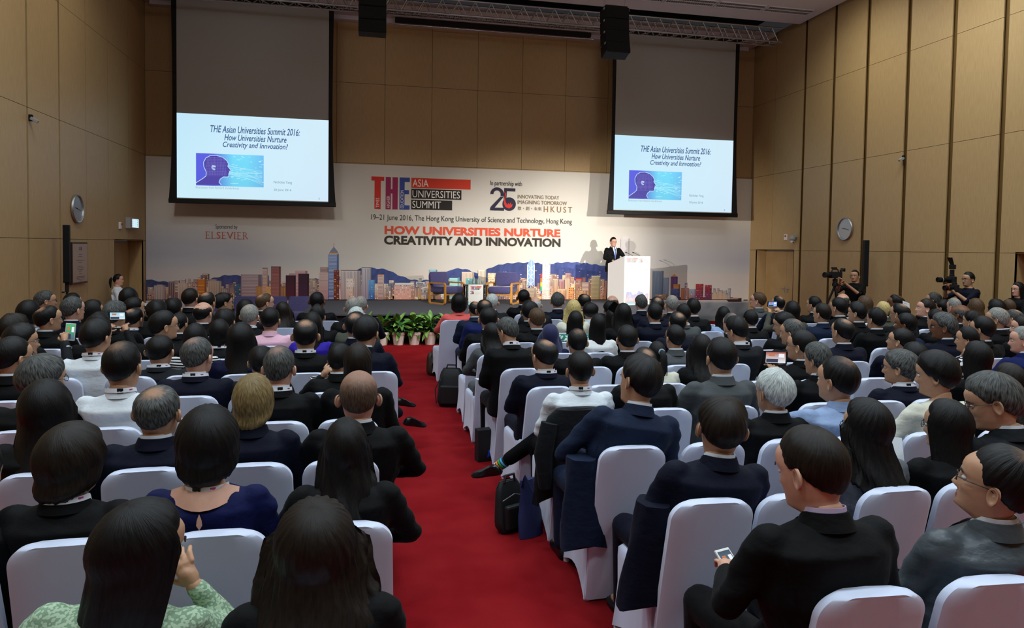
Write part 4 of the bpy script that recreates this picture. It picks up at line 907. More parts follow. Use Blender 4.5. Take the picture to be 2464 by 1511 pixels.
def legs(mb, g, stand, kind, cross=False):
    for s_ in (-1, 1):
        if stand: hip, kn, an = (s_ * .085, -.09, .50), (s_ * .10, -.08, .08), (s_ * .11, -.12, -.30)
        elif cross and s_ == cross: hip, kn, an = (s_ * .09, .03, .54), (-s_ * .03, .46, .64), (s_ * -.32, .62, .36)
        else: hip, kn, an = (s_ * .09, .03, .535), (s_ * .13, .46, .525), (s_ * .13, .45, .10)
        mb.cap_(hip, kn, .085 + g, .060 + g); mb.cap_(kn, an, .056 + g, .037 + g * 1.6)
        if kind == 'body': f0 = Vector(an) + Vector((0, .0, -.03)); mb.cap_(f0, f0 + Vector((s_ * .01, .13, -.015)), .026, .022)
FEET = {}
TEMPL = {}
def template(kind, pose, female, stand, lod, cross=0):
    """kind: body, jacket, shirt, tee, trousers -> (verts, faces)"""
    key = (kind, pose, female, stand, lod, cross)
    if key in TEMPL: return TEMPL[key]
    mb = MB(); aR, aL = ARMS[pose]; vox = .013 if lod else .020; ratio = {1: .42, 0: .34}[lod]; V, F = [], []
    if kind == 'body':
        torso(mb, -.019, female, stand, 'body'); h = []
        for s_, (e, w_) in ((1, aR), (-1, aL)): h.append((s_, arm(mb, s_, e, w_, -.002, female, 'body')))
        legs(mb, -.004, stand, 'body', cross)
        v, f = solidify(mb, vox * .95, ratio); V = [v]; F = list(f)
        for s_, (sh, e, w_) in h:
            d = (w_ - e).normalized(); up_ = d.z > .5
            put_hand(V, F, w_ - d * .005, d if not up_ else (d + Vector((0, .25, .1))), s_, lod, 1.0 if up_ else -1.0)
        v = np.vstack(V)
    elif kind in ('jacket', 'shirt', 'tee'):
        g = {'jacket': .016, 'shirt': .007, 'tee': .007}[kind]; torso(mb, g, female, stand, kind)
        for s_, (e, w_) in ((1, aR), (-1, aL)): 
            sh = arm(mb, s_, e, w_, g * (.75 if kind == 'jacket' else .7), female, 'short' if kind == 'tee' else kind)[0]
            if kind == 'jacket': mb.ball((s_ * .188, -.118, 1.008), (.052, .062, .042))
        if kind == 'jacket': mb.rings([ellr(0, .0 if not stand else -.11, z, .205 + .0 * z, .150 if not stand else .135, 20, 2.6) for z in ((.43, .50, .58) if stand else (.475, .53, .6))])
        v, f = solidify(mb, vox, ratio, 2 if lod else 2)
        rs = np.random.RandomState(5); x, y, z = v.T      # cloth folds
        amp = {'jacket': .0065, 'shirt': .0095, 'tee': .006}[kind]
        n = sum(np.sin(v @ (rs.randn(3) * np.array((9, 14, 30))) + rs.rand() * 6) for _ in range(5)) / 2.2
        c = np.array([0, -.09, 0]); d = (v - c) * np.array((1, 1, 0)); d /= np.linalg.norm(d, axis=1)[:, None] + 1e-6
        v = v + d * (n * amp * (sm(1.06 - z, 0, .08)))[:, None]; F = f
    else:
        legs(mb, .012, stand, kind, cross); mb.rings([ellr(0, .02 if not stand else -.1, z, .165, .125, 16) for z in (.45, .50, .56)])
        v, f = solidify(mb, vox, ratio); F = f
    TEMPL[key] = (v, F)
    return TEMPL[key]

# head: rings from the neck to the crown with a sculpted face
_Z = [-.125, -.112, -.10, -.085, -.07, -.06, -.05, -.035, -.02, -.005, .01, .025, .045, .065, .085, .10, .112, .12]
_YF = [.030, .062, .083, .086, .083, .085, .084, .084, .085, .083, .084, .090, .092, .088, .072, .052, .030, .004]
_YB = [-.056, -.056, -.057, -.06, -.066, -.07, -.076, -.085, -.093, -.098, -.101, -.102, -.101, -.096, -.082, -.062, -.038, -.008]
_WX = [.052, .050, .052, .056, .061, .063, .065, .068, .071, .0735, .075, .076, .0755, .072, .062, .048, .031, .006]
def head_arrays(lod, female):
    nz, na = (34, 40) if lod else (20, 24)
    zs = np.concatenate([np.linspace(-.215, -.13, 4 if lod else 3), np.interp(np.linspace(0, 1, nz), [0, .12, .72, 1], [-.122, -.10, .03, .12])])
    V = []; 
    for z in zs:
        if z < -.125: wx, yf, yb = .052, .028 - (z + .13) * -.25, -.058 + (z + .125) * -.12 * -1
        else: wx, yf, yb = np.interp(z, _Z, _WX), np.interp(z, _Z, _YF), np.interp(z, _Z, _YB)
        if female: wx = wx * .95; yf = yf * (.97 if z < -.03 else 1)
        t = np.linspace(0, 2 * PI, na, endpoint=False); a = t - .35 * np.sin(t); s_, c = np.sin(a), np.cos(a); p = 2.2
        x = wx * np.sign(s_) * np.abs(s_) ** (2 / p); y = np.where(c > 0, (yf + .005) * np.abs(c) ** (2 / p), (yb + .005) * np.abs(c) ** (2 / p)) - .005
        m = (c > .15).astype(float) * min(1, max(0, (z + .12) / .02))
        g = np.exp(-(x / .0125) ** 2) * np.interp(z, [-.052, -.043, -.035, -.01, .012, .03], [0, .6, 1, .55, .3, 0]) * .024 + np.exp(-((np.abs(x) - .013) / .006) ** 2 - ((z + .037) / .007) ** 2) * .008
        g -= .012 * np.exp(-((np.abs(x) - .031) / .014) ** 2 - ((z - .004) / .011) ** 2); g += .004 * np.exp(-((np.abs(x) - .03) / .02) ** 2 - ((z - .022) / .007) ** 2)
        g += .006 * np.exp(-(x / .021) ** 2 - ((z + .0635) / .0045) ** 2) + .006 * np.exp(-(x / .018) ** 2 - ((z + .074) / .005) ** 2) - .003 * np.exp(-(x / .02) ** 2 - ((z + .0685) / .002) ** 2)
        g += .005 * np.exp(-(x / .018) ** 2 - ((z + .098) / .010) ** 2) + .004 * np.exp(-((np.abs(x) - .042) / .015) ** 2 - ((z + .03) / .018) ** 2)
        V.append(np.stack([x, y + g * m, np.full(na, z)], 1))
    F, Mi = [], []
    for i in range(len(zs) - 1):
        for j in range(na):
            k = (j + 1) % na; F.append((i * na + j, i * na + k, (i + 1) * na + k, (i + 1) * na + j)); v = (V[i][j] + V[i + 1][k]) / 2
            lip = abs(v[0]) < .021 and v[1] > .06 and -.079 < v[2] < -.059; Mi.append(1 if lip else 0)
    F.append(tuple(j for j in range(na))[::-1]); Mi.append(0); F.append(tuple((len(zs) - 1) * na + j for j in range(na))); Mi.append(0)
    V = list(np.vstack(V))
    def addm(vs, fs, m): o = len(V); V.extend(vs); F.extend([tuple(i + o for i in f) for f in fs]); Mi.extend([m] * len(fs))
    for s_ in (-1, 1):      # ears
        rr_, nn = (5, 14) if lod else (3, 9); vs = []; fs = []
        prof = [(0, .001), (.45, -.003), (.72, .001), (.9, .007), (1.0, .004)] if lod else [(0, .0), (.75, .002), (1.0, .005)]
        R_ = Matrix.Rotation(s_ * math.radians(38 if not female else 16), 3, 'Z')
        for side in (1, -1):
            for q, (r_, h) in enumerate(prof):
                for j in range(nn):
                    a = 2 * PI * j / nn; yy = .019 * r_ * math.cos(a) * (1 + .12 * math.sin(a)); zz = .031 * r_ * math.sin(a) - .004 * (1 - math.sin(a)) * 0
                    vs.append(Vector((s_ * (h + (.004 if side > 0 else -.005)), yy - .006, zz)))
        n1 = len(prof)
        for side in range(2):
            o = side * n1 * nn
            for q in range(n1 - 1):
                for j in range(nn):
                    k = (j + 1) % nn; f = (o + q * nn + j, o + q * nn + k, o + (q + 1) * nn + k, o + (q + 1) * nn + j); fs.append(f if (side == 0) == (s_ > 0) else f[::-1])
        for j in range(nn): k = (j + 1) % nn; o = (n1 - 1) * nn; fs.append((o + j, o + k, o + k + n1 * nn, o + j + n1 * nn))
        vs = [np.array(R_ @ v + Vector((s_ * (.079 if not female else .0665), -.010, -.012))) for v in vs]; addm(vs, fs, 0)
        # eyes, irises and brows
        e = MB().ball((s_ * .031, .071, .003), (.0125, .0115, .0085), n=10, k=7); addm([np.array(p) for p in e.v], e.f, 2)
        e = MB().ball((s_ * .031, .0800, .003), (.0050, .0035, .0055), n=8, k=5); addm([np.array(p) for p in e.v], e.f, 3)
        e = MB(); e.tube([(s_ * .014, .0885, .0215), (s_ * .031, .0875, .027), (s_ * .049, .078, .0225)], [.0024, .0034, .0015], 6); addm([np.array(p) for p in e.v], e.f, 4)
    return np.array(V), F, Mi
HEAD = {(l, f): head_arrays(l, f) for l in (0, 1) for f in (0, 1)}

def rotm(yaw, pitch, roll=0):   # yaw>0 turns to +x (right), pitch>0 looks down
    return np.array(Matrix.Rotation(-math.radians(yaw), 3, 'Z') @ Matrix.Rotation(-math.radians(pitch), 3, 'X') @ Matrix.Rotation(math.radians(roll), 3, 'Y'))
def lean_fn(v, lean, roll):
    if not lean and not roll: return v
    p = np.array([0, -.02, .55]); w_ = sm(v[:, 2], .55, .98)[:, None]; d = v - p
    a, r_ = math.radians(-lean), math.radians(roll); out = d.copy()
    Rm = np.array(Matrix.Rotation(a, 3, 'X') @ Matrix.Rotation(r_, 3, 'Y')); return p + d * (1 - w_) + (d @ Rm.T) * w_
def to_mesh(name, v, f, mi, mats):
    me = bpy.data.meshes.new(name); nv, nf = len(v), len(f); me.vertices.add(nv); me.vertices.foreach_set('co', np.asarray(v, dtype=np.float32).ravel())
    ln = np.array([len(p) for p in f], dtype=np.int32); st = np.concatenate([[0], np.cumsum(ln)[:-1]]).astype(np.int32); me.loops.add(int(ln.sum())); me.loops.foreach_set('vertex_index', np.array([i for p in f for i in p], dtype=np.int32))
    me.polygons.add(nf); me.polygons.foreach_set('loop_start', st); me.polygons.foreach_set('loop_total', ln)
    for m_ in mats: me.materials.append(m_)
    if mi is not None: me.polygons.foreach_set('material_index', np.array(mi, dtype=np.int32))
    me.polygons.foreach_set('use_smooth', np.ones(nf, dtype=bool)); me.update(calc_edges=True); me.validate(); return me
MC = {}
def posed(kind, pose, female, stand, lod, cross, lean, roll, yaw, pitch, hs, mats):
    key = (kind, pose, female, stand, lod, cross, lean, roll) + ((yaw, pitch, hs) if kind == 'body' else ())
    if key not in MC:
        v, f = template(kind, pose, female, stand, lod, cross); mi = [0] * len(f)
        if kind == 'body':
            hv, hf, hm = HEAD[(lod, female)]; Rm = rotm(yaw, pitch); o = len(v); nk = hv[:, 2:3] * 0 + sm(hv[:, 2], -.17, -.10)[:, None]; P = hv + HC; d = P - PIV
            P = PIV + d * (1 - nk) + ((d * hs) @ Rm.T) * nk; v = np.vstack([v, P]); f = list(f) + [tuple(i + o for i in q) for q in hf]; mi = mi + list(hm)
        MC[key] = to_mesh(kind, lean_fn(v, lean, roll), f, mi, mats)
    return MC[key]
def head_matrix(lean, roll, yaw, pitch, hs):
    A = np.array(Matrix.Rotation(math.radians(-lean), 3, 'X') @ Matrix.Rotation(math.radians(roll), 3, 'Y')) if (lean or roll) else np.eye(3); p = np.array([0, -.02, .55])
    Rm = rotm(yaw, pitch) * hs; L_ = A @ Rm; c = A @ (PIV + Rm @ (HC - PIV) - p) + p
    return Matrix([[*L_[0], c[0]], [*L_[1], c[1]], [*L_[2], c[2]], [0, 0, 0, 1]])

# ------------------------------------------------------------------ hair, in head space
def hair_mesh(style, lod, female=0, var=0):
    rs = np.random.RandomState(17 + var * 7); na, ns = (88, 30) if lod else (36, 13)
    tilt = math.radians(20); P = np.array([0, -math.sin(tilt), math.cos(tilt)]); Fv = np.array([0, math.cos(tilt), math.sin(tilt)]); Sx = np.array([1., 0, 0])
    c = np.array([0, -.004, .010]); E = np.array([.0775, .0985, .1125]) * (np.array([.96, 1, 1]) if female else 1)
    D = {  # thickness, hole(front,side,back), edge angles (0,50,75,90,110,140,180), drop lengths at the same azimuths, spread
        'S': (.013, None, (62, 74, 92, 84, 100, 112, 115), None, 0), 'B': (.0085, None, (60, 72, 90, 83, 99, 108, 111), None, 0),
        'F': (.018, None, (70, 80, 95, 88, 106, 116, 119), None, 0), 'T': (.013, None, (58, 72, 92, 84, 100, 112, 115), None, 0),
        'K': (.021, None, (72, 84, 100, 98, 112, 120, 122), None, 0),
        'C': (.012, (24, 26, 34), (56, 70, 91, 84, 100, 112, 115), None, 0), 'H': (.009, (60, 52, 42), (67, 74, 91, 84, 100, 112, 115), None, 0),
        'BB': (.024, None, (64, 80, 92, 96, 98, 100, 102), (0, .0, .07, .085, .085, .075, .07), .02),
        'L': (.020, None, (60, 74, 86, 92, 96, 98, 100), (0, .0, .16, .24, .28, .29, .30), .22), 'LL': (.018, None, (60, 74, 86, 92, 96, 98, 100), (0, .0, .22, .32, .40, .44, .45), .18),
        'W': (.025, None, (62, 74, 86, 92, 96, 98, 100), (0, .0, .15, .22, .25, .26, .26), .62), 'LW': (.021, None, (60, 74, 86, 92, 96, 98, 100), (0, .0, .16, .23, .26, .27, .26), .40),
        'P': (.009, None, (60, 72, 91, 86, 98, 106, 108), None, 0), 'N': (.010, None, (60, 72, 91, 86, 98, 106, 108), None, 0),
        'J': (.024, None, (66, 72, 92, 108, 112, 114, 116), (0.0, .10, .12, .18, .20, .20, .20), .75)}[style]
    T, hole, edge, drop, spread = D; az = [0, 50, 75, 90, 110, 140, 180]
    kf = rs.randint(9, 26, 5); kp = rs.rand(5) * 6.28; ka = .5 + rs.rand(5); wav = style in ('W', 'LW'); rough = {'S': .10, 'B': 0, 'F': .20, 'T': .16, 'K': .10, 'C': .12, 'H': .1, 'W': .12, 'LW': .10, 'BB': .10}.get(style, .07)
    rows, UV = [], []
    for j in range(na):
        A = -PI + 2 * PI * j / na; ad = abs(math.degrees(A)); te = np.interp(ad, az, edge); t0 = 0.0
        te = te + (rs.rand() - .5) * (3 if not drop else 1)
        dl = (np.interp(ad, az, drop) if drop else 0) * (1 + (rs.rand() - .5) * (.10 if style not in ('J',) else 0))
        n1 = 26; th = np.radians(np.linspace(t0, te, n1)); dirs = np.outer(np.cos(th), P) + np.outer(np.sin(th), math.cos(A) * Fv + math.sin(A) * Sx)
        r_ = 1 / np.sqrt(((dirs / E) ** 2).sum(1)); u = np.linspace(0, 1, n1)
        gr = sum(ka[q] * np.sin(kf[q] * A + kp[q] + (3.0 if q % 2 else 1.0) * u * (1 + wav)) for q in range(5)) / 3.2
        tk = T * (.9 + .35 * np.cos(th)) * (1 + rough * gr * np.minimum(1, u * 1.5) ** 2)
        if not drop or dl < .02: tk = tk * (np.clip((1 - u) / .50, 0, 1) ** .8 if style in 'SBCTHPN' else np.clip((1 - u) / .32, 0, 1) ** .6)
        if style in ('C', 'H'): tk = tk * (.04 + .96 * sm(np.degrees(th), np.interp(ad, [0, 90, 180], hole) * .5, np.interp(ad, [0, 90, 180], hole) * 1.7))
        if style == 'F' : tk = tk + .006 * np.sin(A * 3 + kp[0]) * np.sin(np.pi * u)
        base = c + dirs * r_[:, None]; zz = base[:, 2]; wx_, yb_ = np.interp(zz, _Z, _WX), np.interp(zz, _Z, _YB)
        sc_ = ((np.abs(base[:, 0]) / wx_) ** 2.1 + (np.abs(base[:, 1] + .005) / np.abs(yb_ - .004)) ** 2.1) ** (1 / 2.1); bl = sm(.03 - zz, 0, .05) * (1 if ad > 60 else 0)
        k_ = np.where(sc_ > 1.02, 1.02 / sc_, 1.0); base[:, :2] *= (1 - bl * (1 - k_) * (0 if drop else 1))[:, None]
        pts = base + dirs * (tk + .0012)[:, None]
        if dl > .02:
            n2 = 22; v = np.linspace(0, 1, n2 + 1)[1:]; e = pts[-1]; hr = np.array([e[0], e[1]]); q = np.zeros((n2, 3))
            wv = (.010 * np.sin(v * (9 if wav else 3) + kp[1] + A * 5) * (1 if wav else .15)) * v
            curl = 0 if style != 'BB' else -.20
            sp = 1 + spread * v ** 1.1 + curl * np.clip((v - .55) / .45, 0, 1) ** 2; amp = (1 + (.30 if wav else rough) * .5 * np.sin(kf[0] * A + kp[2] + v * 4) * .25)
            q[:, 0] = hr[0] * (1 + (sp - 1) * .9) * amp + wv; q[:, 1] = hr[1] * (1 + (sp - 1) * (1.0 if hr[1] < 0 else .2)) * amp - wv * .4 - (.030 * sm(v, .2, .9) if hr[1] < .01 else 0) * (1 if style != 'BB' else .2)
            q[:, 2] = e[2] - dl * v
            pts = np.vstack([pts, q])
        seg = np.concatenate([[0], np.cumsum(np.linalg.norm(np.diff(pts, axis=0), axis=1))]); ss = np.linspace(0, seg[-1], ns)
        out = np.stack([np.interp(ss, seg, pts[:, k]) for k in range(3)], 1)
        inner = []
        if dl > .02:
            for k, f_ in ((ns - 1, .80), (ns - 3, .80), (int(ns * .6), .80), (int(ns * .45), .72)):
                q = out[k].copy(); z_ = q[2]; q[:2] *= f_; wt = float(np.clip((z_ + .05) / .06, 0, 1)); q[2] = z_ + .004 - wt * (.004 + (z_ - c[2] + .05) * (1 - f_) + .02); inner.append(q)
        else:
            q = c + (out[-1] - c) * .93; inner = [q, q, c + (out[-1] - c) * .86, c + (out[-1] - c) * .80]
        rows.append(np.vstack([out, inner])); UV.append([(j / na, s_ / .12) for s_ in np.concatenate([ss, [ss[-1]] * 4])])
    nr = len(rows[0]); V = np.vstack(rows); F = []; uvs = []
    for j in range(na):
        k = (j + 1) % na
        for i in range(nr - 1):
            F.append((j * nr + i, j * nr + i + 1, k * nr + i + 1, k * nr + i)); ua, ub = UV[j], UV[k]; u1 = 1.0 if k == 0 else ub[i][0]
            uvs += [ua[i], ua[i + 1], (u1, ub[i + 1][1]), (u1, ub[i][1])]
    me = to_mesh('hair', V, F, None, []); 
    if len(me.loops) == len(uvs):
        ul = me.uv_layers.new(name='UVMap'); ul.data.foreach_set('uv', np.array(uvs, dtype=np.float32).ravel())
    else: me.uv_layers.new(name='UVMap')
    return me
HM = {}
def hair_copy(style, lod, female, var, m):
    key = (style, lod, female, var, m.name)
    if key not in HM:
        k0 = (style, lod, female, var)
        if k0 not in HM: HM[k0] = hair_mesh(style, lod, female, var)
        me = HM[k0].copy(); me.materials.append(m); HM[key] = me
    return HM[key]
def tail_mesh(kind, m):
    key = ('tail', kind, m.name)
    if key in HM: return HM[key]
    b = MB()
    if kind == 'P':
        b.tube([(0, -.098, .05), (0, -.128, .045), (.004, -.150, .01), (.008, -.158, -.06), (.012, -.150, -.13), (.016, -.148, -.17)], [.014, .026, .034, .031, .020, .006], 18, flat=.9)
        for k in range(7): a = k * .9; b.tube([(.02 * math.cos(a), -.14, .02), (.024 * math.cos(a) + .008, -.155, -.07), (.03 * math.cos(a) + .015, -.15, -.17)], [.010, .010, .002], 8)
    else:
        b.ball((0, -.115, -.03), (.045, .032, .04), n=18, k=10)
        for k in range(4): b.tube([(.04 * math.cos(k * .8 + i * .5), -.115 - .028 * math.sin(i * .6), -.03 + .036 * math.sin(k * .8 + i * .5)) for i in range(7)], .009, 8)
    me = b.mesh('hair_tail' if kind == 'P' else 'hair_bun', m, True); me.uv_layers.new(name='UVMap'); HM[key] = me; return me

HC_ = {'k': ('060606', '121011'), 'd': ('0e0a08', '20170f'), 'b': ('3a2a1c', '5a4430'), 'l': ('5a4a2c', '8c7850'), 'y': ('a08848', 'd8c48c'), 'g': ('5c5c58', '9a9a94'), 'e': ('1c1c1c', '5a5c5a'), 'w': ('8c9290', 'd4dad8')}
SK = {'m': 'ae8468', 'l': 'c4947e', 'd': '6c4630'}
LIPS = {'m': '96584c', 'l': 'b06a62', 'd': '5a3430'}
EYEW = mat('eye_white', 'd8d4d0', .3); IRIS = mat('iris', '20140e', .2)
CL = {'K': '08090b', 'N': '090d1e', 'C': '181b1f', 'G': '4a4e50', 'G2': '3e464b', 'O': '44463c', 'M': '152036', 'R': '121c4e', 'W': 'd9e0e6', 'P': 'e4b4c6', 'b': '8fa4c8', 'c': 'd8605c', 'e': 'cfcdbc', 's': 'b8bcc4', 'v': '2e4a34', 'x': '0a0b10', 'n': '0e1130', 'z': 'cfcfd0', 'q': '0e1440', 'u': '34249a', 'u2': '62666a', 'f': 'bcd0c8', 'y': 'dadcdc', 'p': 'c8c8cc', 'g': 'a9bfa2', 'i': '4a48b0', 'r': 'c01c24'}
def cloth(code, suit):
    nm = 'cloth_' + code + ('_suit' if suit else '')
    if nm in MATS: return MATS[nm]
    pat = {'s': ('3c4250', 1), 'z': ('101014', 2), 'f': ('2c7460', 3), 'p': ('16161a', 3), 'g': ('7d977c', 3), 'P': None}
    m = mat(nm, CL[code], .72 if code != 'G2' else .38, bump=.5, bscale=14 if suit else 20, stretch=(1, 1, 1.6), sheen=.03, spec=.12 if code != 'G2' else .4, detail=4, bdist=.011)
    if pat.get(code):
        nt = m.node_tree; b_ = nt.nodes['Principled BSDF']; tc = nt.nodes.new('ShaderNodeTexCoord'); c2, kd = pat[code]
        if kd < 3:
            w_ = nt.nodes.new('ShaderNodeTexWave'); w_.inputs['Scale'].default_value = 7 if kd == 1 else 14; w_.bands_direction = 'X' if kd == 1 else 'Z'; o_ = w_.outputs['Fac']
        else:
            w_ = nt.nodes.new('ShaderNodeTexVoronoi'); w_.inputs['Scale'].default_value = 34 if code != 'g' else 120; w_.feature = 'SMOOTH_F1'; o_ = w_.outputs['Distance']
        nt.links.new(tc.outputs['Object'], w_.inputs['Vector']); r = nt.nodes.new('ShaderNodeValToRGB'); r.color_ramp.interpolation = 'CONSTANT'; r.color_ramp.elements[1].position = .5 if kd < 3 else .42
        r.color_ramp.elements[0].color = (*lin(CL[code]), 1); r.color_ramp.elements[1].color = (*lin(c2), 1); nt.links.new(o_, r.inputs[0]); nt.links.new(r.outputs[0], b_.inputs['Base Color'])
    return m
SHOE = mat('black_leather', '0c0c0d', .28); RIB = mat('lanyard_ribbon', 'dfe1e8', .6); TAB = mat('lanyard_tab', '0c0c10', .5); MARK = mat('lanyard_mark', 'b03a78', .5); SHIRTW = mat('shirt_white', 'd8dfe8', .65); TROU = mat('trousers_dark', '08090c', .85, bump=.3, bscale=20, spec=.1); FRAME = mat('spectacle_frame', '141416', .3)
def shoe_mesh():
    b = MB(); rs = []
    for y, w_, h0, h1 in ((-.075, .018, .0, .055), (-.06, .030, 0, .075), (-.02, .034, 0, .082), (.03, .034, 0, .070), (.08, .040, 0, .048), (.13, .040, 0, .038), (.165, .030, 0, .030), (.185, .012, .004, .020)):
        rs.append([(-w_, y, h0 + .004), (-w_ * 1.02, y, h0 + .016), (-w_ * .9, y, (h0 + h1) / 2), (-w_ * .5, y, h1), (w_ * .5, y, h1), (w_ * .9, y, (h0 + h1) / 2), (w_ * 1.02, y, h0 + .016), (w_, y, h0 + .004)])
    b.rings(rs); return b.mesh('shoe', SHOE, True)
SHOEM = shoe_mesh()
def band(r0, r1, zb, zt, yc, a0, a1, tilt=0.0, n=26, th=.004, flare=0.0):
    """arc-shaped band round the neck; angles from the nape"""
    rs = []
    for k in range(n + 1):
        a = math.radians(a0 + (a1 - a0) * k / n); s_, c = math.sin(a), -math.cos(a); dz = -tilt * max(0, -math.cos(a)) - .012 * (1 - math.cos(a)) / 2
        P = lambda r_, z, fl=0: ((r_ + fl) * s_, yc + (r_ * r1 / r0 + fl) * c, z + dz)
        rs.append([P(r0 + flare, zb), P(r0, zt), P(r0 - th, zt), P(r0 + flare - th, zb)])
    b = MB(); b.rings(rs); return b
BM = {}
def acc(name, mk, m):
    key = (name, m.name)
    if key not in BM: BM[key] = mk().mesh(name, m, True)
    return BM[key]
YN = -.125
def glasses_mesh():
    b = MB()
    for s_ in (-1, 1): b.tube([(s_ * .031 + .022 * math.cos(a), .095 - .006 * (math.cos(a) * s_ > .5), .003 + .016 * math.sin(a)) for a in [2 * PI * k / 14 for k in range(15)]], .0016, 6, cap=False); b.tube([(s_ * .053, .090, .006), (s_ * .074, .06, .008), (s_ * .080, .0, .006), (s_ * .079, -.018, -.008)], .0017, 6)
    b.tube([(-.010, .098, .006), (0, .1, .008), (.010, .098, .006)], .0018, 6); return b

TIES = [mat('tie_red', '5c1a22', .5), mat('tie_blue', '22345c', .5), mat('tie_grey', '3a3c44', .5)]
def vee(zs, hw_, off):
    b = MB(); rs = []
    for z, w_ in zip(zs, hw_):
        yf = np.interp(z, [.72, .82, .92, .99, 1.03, 1.065], [.055, .046, .029, .009, -.022, -.062]) + off
        rs.append([(s * w_, yf - q * w_ * w_ / .06, z) for s, q in ((-1, .25), (-.5, .05), (0, 0), (.5, .05), (1, .25))])
    b.rings(rs, cap=False, closed=False); return b
NP = [0]
def make_person(x, y, h, S, st, hc, yaw, pitch, top, ex, sk, label, name='person', rz=0.0, stand=0, z0=0.0, near=0, pose=None, cross=0, lean=0, roll=0, cat='person', group=None, trous=None, hue=0):
    NP[0] += 1; var = NP[0] % 3; lod = 1 if near else 0
    female = 1 if st in ('L', 'LL', 'W', 'LW', 'BB', 'P', 'N', 'J') or top in ('c', 'p', 'y', 'f') or (st == 'K' and top == 'e') else 0
    pose = pose or ('phone2' if '2' in ex else 'phoneL' if '1' in ex else 'chinR' if 'h' in ex else 'stand' if stand else ('wide' if var == 1 else 'lap'))
    base = 1.333 if not stand else 1.333
    hs = round(min(1.10, max(.95, S * .97)), 2) if not stand else 1.0
    kz = (h + (.37 if stand else 0) * 0) / (base + (hs - 1) * .23)
    kx = min(1.14, .55 * S + .47) * (.96 if female else 1.0)
    if stand: kx = 1.0; kz = 1.0
    t = thing(name, label, cat, (x, y, z0), rz, group); t.scale = (kx, (kx + kz) / 2, kz)
    yaw = 12 * round(yaw / 12); pitch = 4 * round(pitch / 4)
    skin = mat('skin_' + sk, SK[sk], .5, bump=.12, bscale=120, spec=.35, mix=tuple(min(1, int(SK[sk][i:i + 2], 16) / 255 * 1.06) for i in (0, 2, 4)), mscale=20); brow = mat('brow_' + hc, HC_[hc][0], .8)
    body = posed('body', pose, female, stand, lod, cross, lean, roll, yaw, pitch, hs, [skin, mat('lips_' + sk, LIPS[sk], .45), EYEW, IRIS, brow]); o = obj('body', body, t)
    for i, m_ in enumerate([skin, mat('lips_' + sk, LIPS[sk], .45), EYEW, IRIS, brow]): o.material_slots[i].link = 'OBJECT'; o.material_slots[i].material = m_
    suit = 't' not in ex and (top in 'KNCGOMR' or top == 'G2' or top in ('c',) or (top == 'e' and st == 'W') )
    kind = 'jacket' if suit else 'tee' if top in ('t', 'u2', 'i', 'q0') or 't' in ex else 'shirt'
    cm = cloth(top, suit); o = obj({'jacket': 'jacket', 'shirt': 'shirt', 'tee': 'top'}[kind], posed(kind, pose, female, stand, lod, cross, lean, roll, 0, 0, 0, [cm]), t)
    o.material_slots[0].link = 'OBJECT'; o.material_slots[0].material = cm; upper = o
    tm = trous or (cm if suit and top in 'KNCGOM' else TROU); o = obj('trousers', posed('trousers', 'lap', 0, stand, 0, cross, 0, 0, 0, 0, 0, [tm]), t); o.material_slots[0].link = 'OBJECT'; o.material_slots[0].material = tm
    for s_ in (-1, 1):
        if stand: p = (s_ * .115, -.10, -.37)
        elif cross and s_ == cross: p = (-s_ * .43, .665, .225)
        else: p = (s_ * .13, .47, .006)
        sh = obj('shoe', SHOEM, t, p)
        if cross and s_ == cross: sh.rotation_euler = (math.radians(-15), math.radians(-20 * s_), math.radians(62 * s_))
    HMx = head_matrix(lean, roll, yaw, pitch, hs); c1, c2 = HC_[hc]
    if st == 'J': m_ = mat('headscarf', '1a1d48', .75, bump=.5, bscale=16, sheen=.2); o = obj('headscarf', hair_copy('J', lod, 1, 0, m_), t, mat4=HMx)
    else:
        sc = None
        if st == 'T' and hc != 'w': sc = (SK[sk], (0, -.055, .115), .0, .06, .42)
        if st == 'C': sc = (SK[sk], (0, -.06 + .012 * (var - 1), .110), .012, .060, .80)
        if st == 'H': sc = (SK[sk], (0, .0, .135), .07, .118, 1.0)
        if st == 'B' and hc == 'b': sc = (SK[sk], (0, .0, .13), .06, .14, .45)
        if st == 'B': c1, c2 = (c1, c2) if sk == 'd' else ('3a2c22', '5c4a3c')
        m_ = hair_mat('hair_%s%s%s' % (hc, 'b' if st == 'B' else '', (st + sk + str(var)) if sc else ''), c1, c2, sc); o = obj('hair', hair_copy(st, lod, female, var, m_), t, mat4=HMx)
        if st in 'PN' and len(st) == 1:
            o2 = obj('hair_tail' if st == 'P' else 'hair_bun', tail_mesh(st, m_), t, mat4=HMx)
            if st == 'P': sct = MB(); sct.tube([(.022 * math.cos(a), -.115 - .004 * math.sin(a * 5), .047 + .022 * math.sin(a)) for a in [2 * PI * k / 16 for k in range(17)]], .009, 8); obj('hair_tie', sct.mesh('hair_tie', mat('scrunchie', '8aa2b4', .8), True), t, mat4=HMx)
    if 'g' in ex: obj('glasses', acc('glasses', glasses_mesh, FRAME), t, mat4=HMx)
    A = np.array(Matrix.Rotation(math.radians(-lean), 3, 'X') @ Matrix.Rotation(math.radians(roll), 3, 'Y')) if (lean or roll) else np.eye(3); p = np.array([0, -.02, .55]); off = p - A @ p
    LM_ = Matrix([[*A[0], off[0]], [*A[1], off[1]], [*A[2], off[2]], [0, 0, 0, 1]])
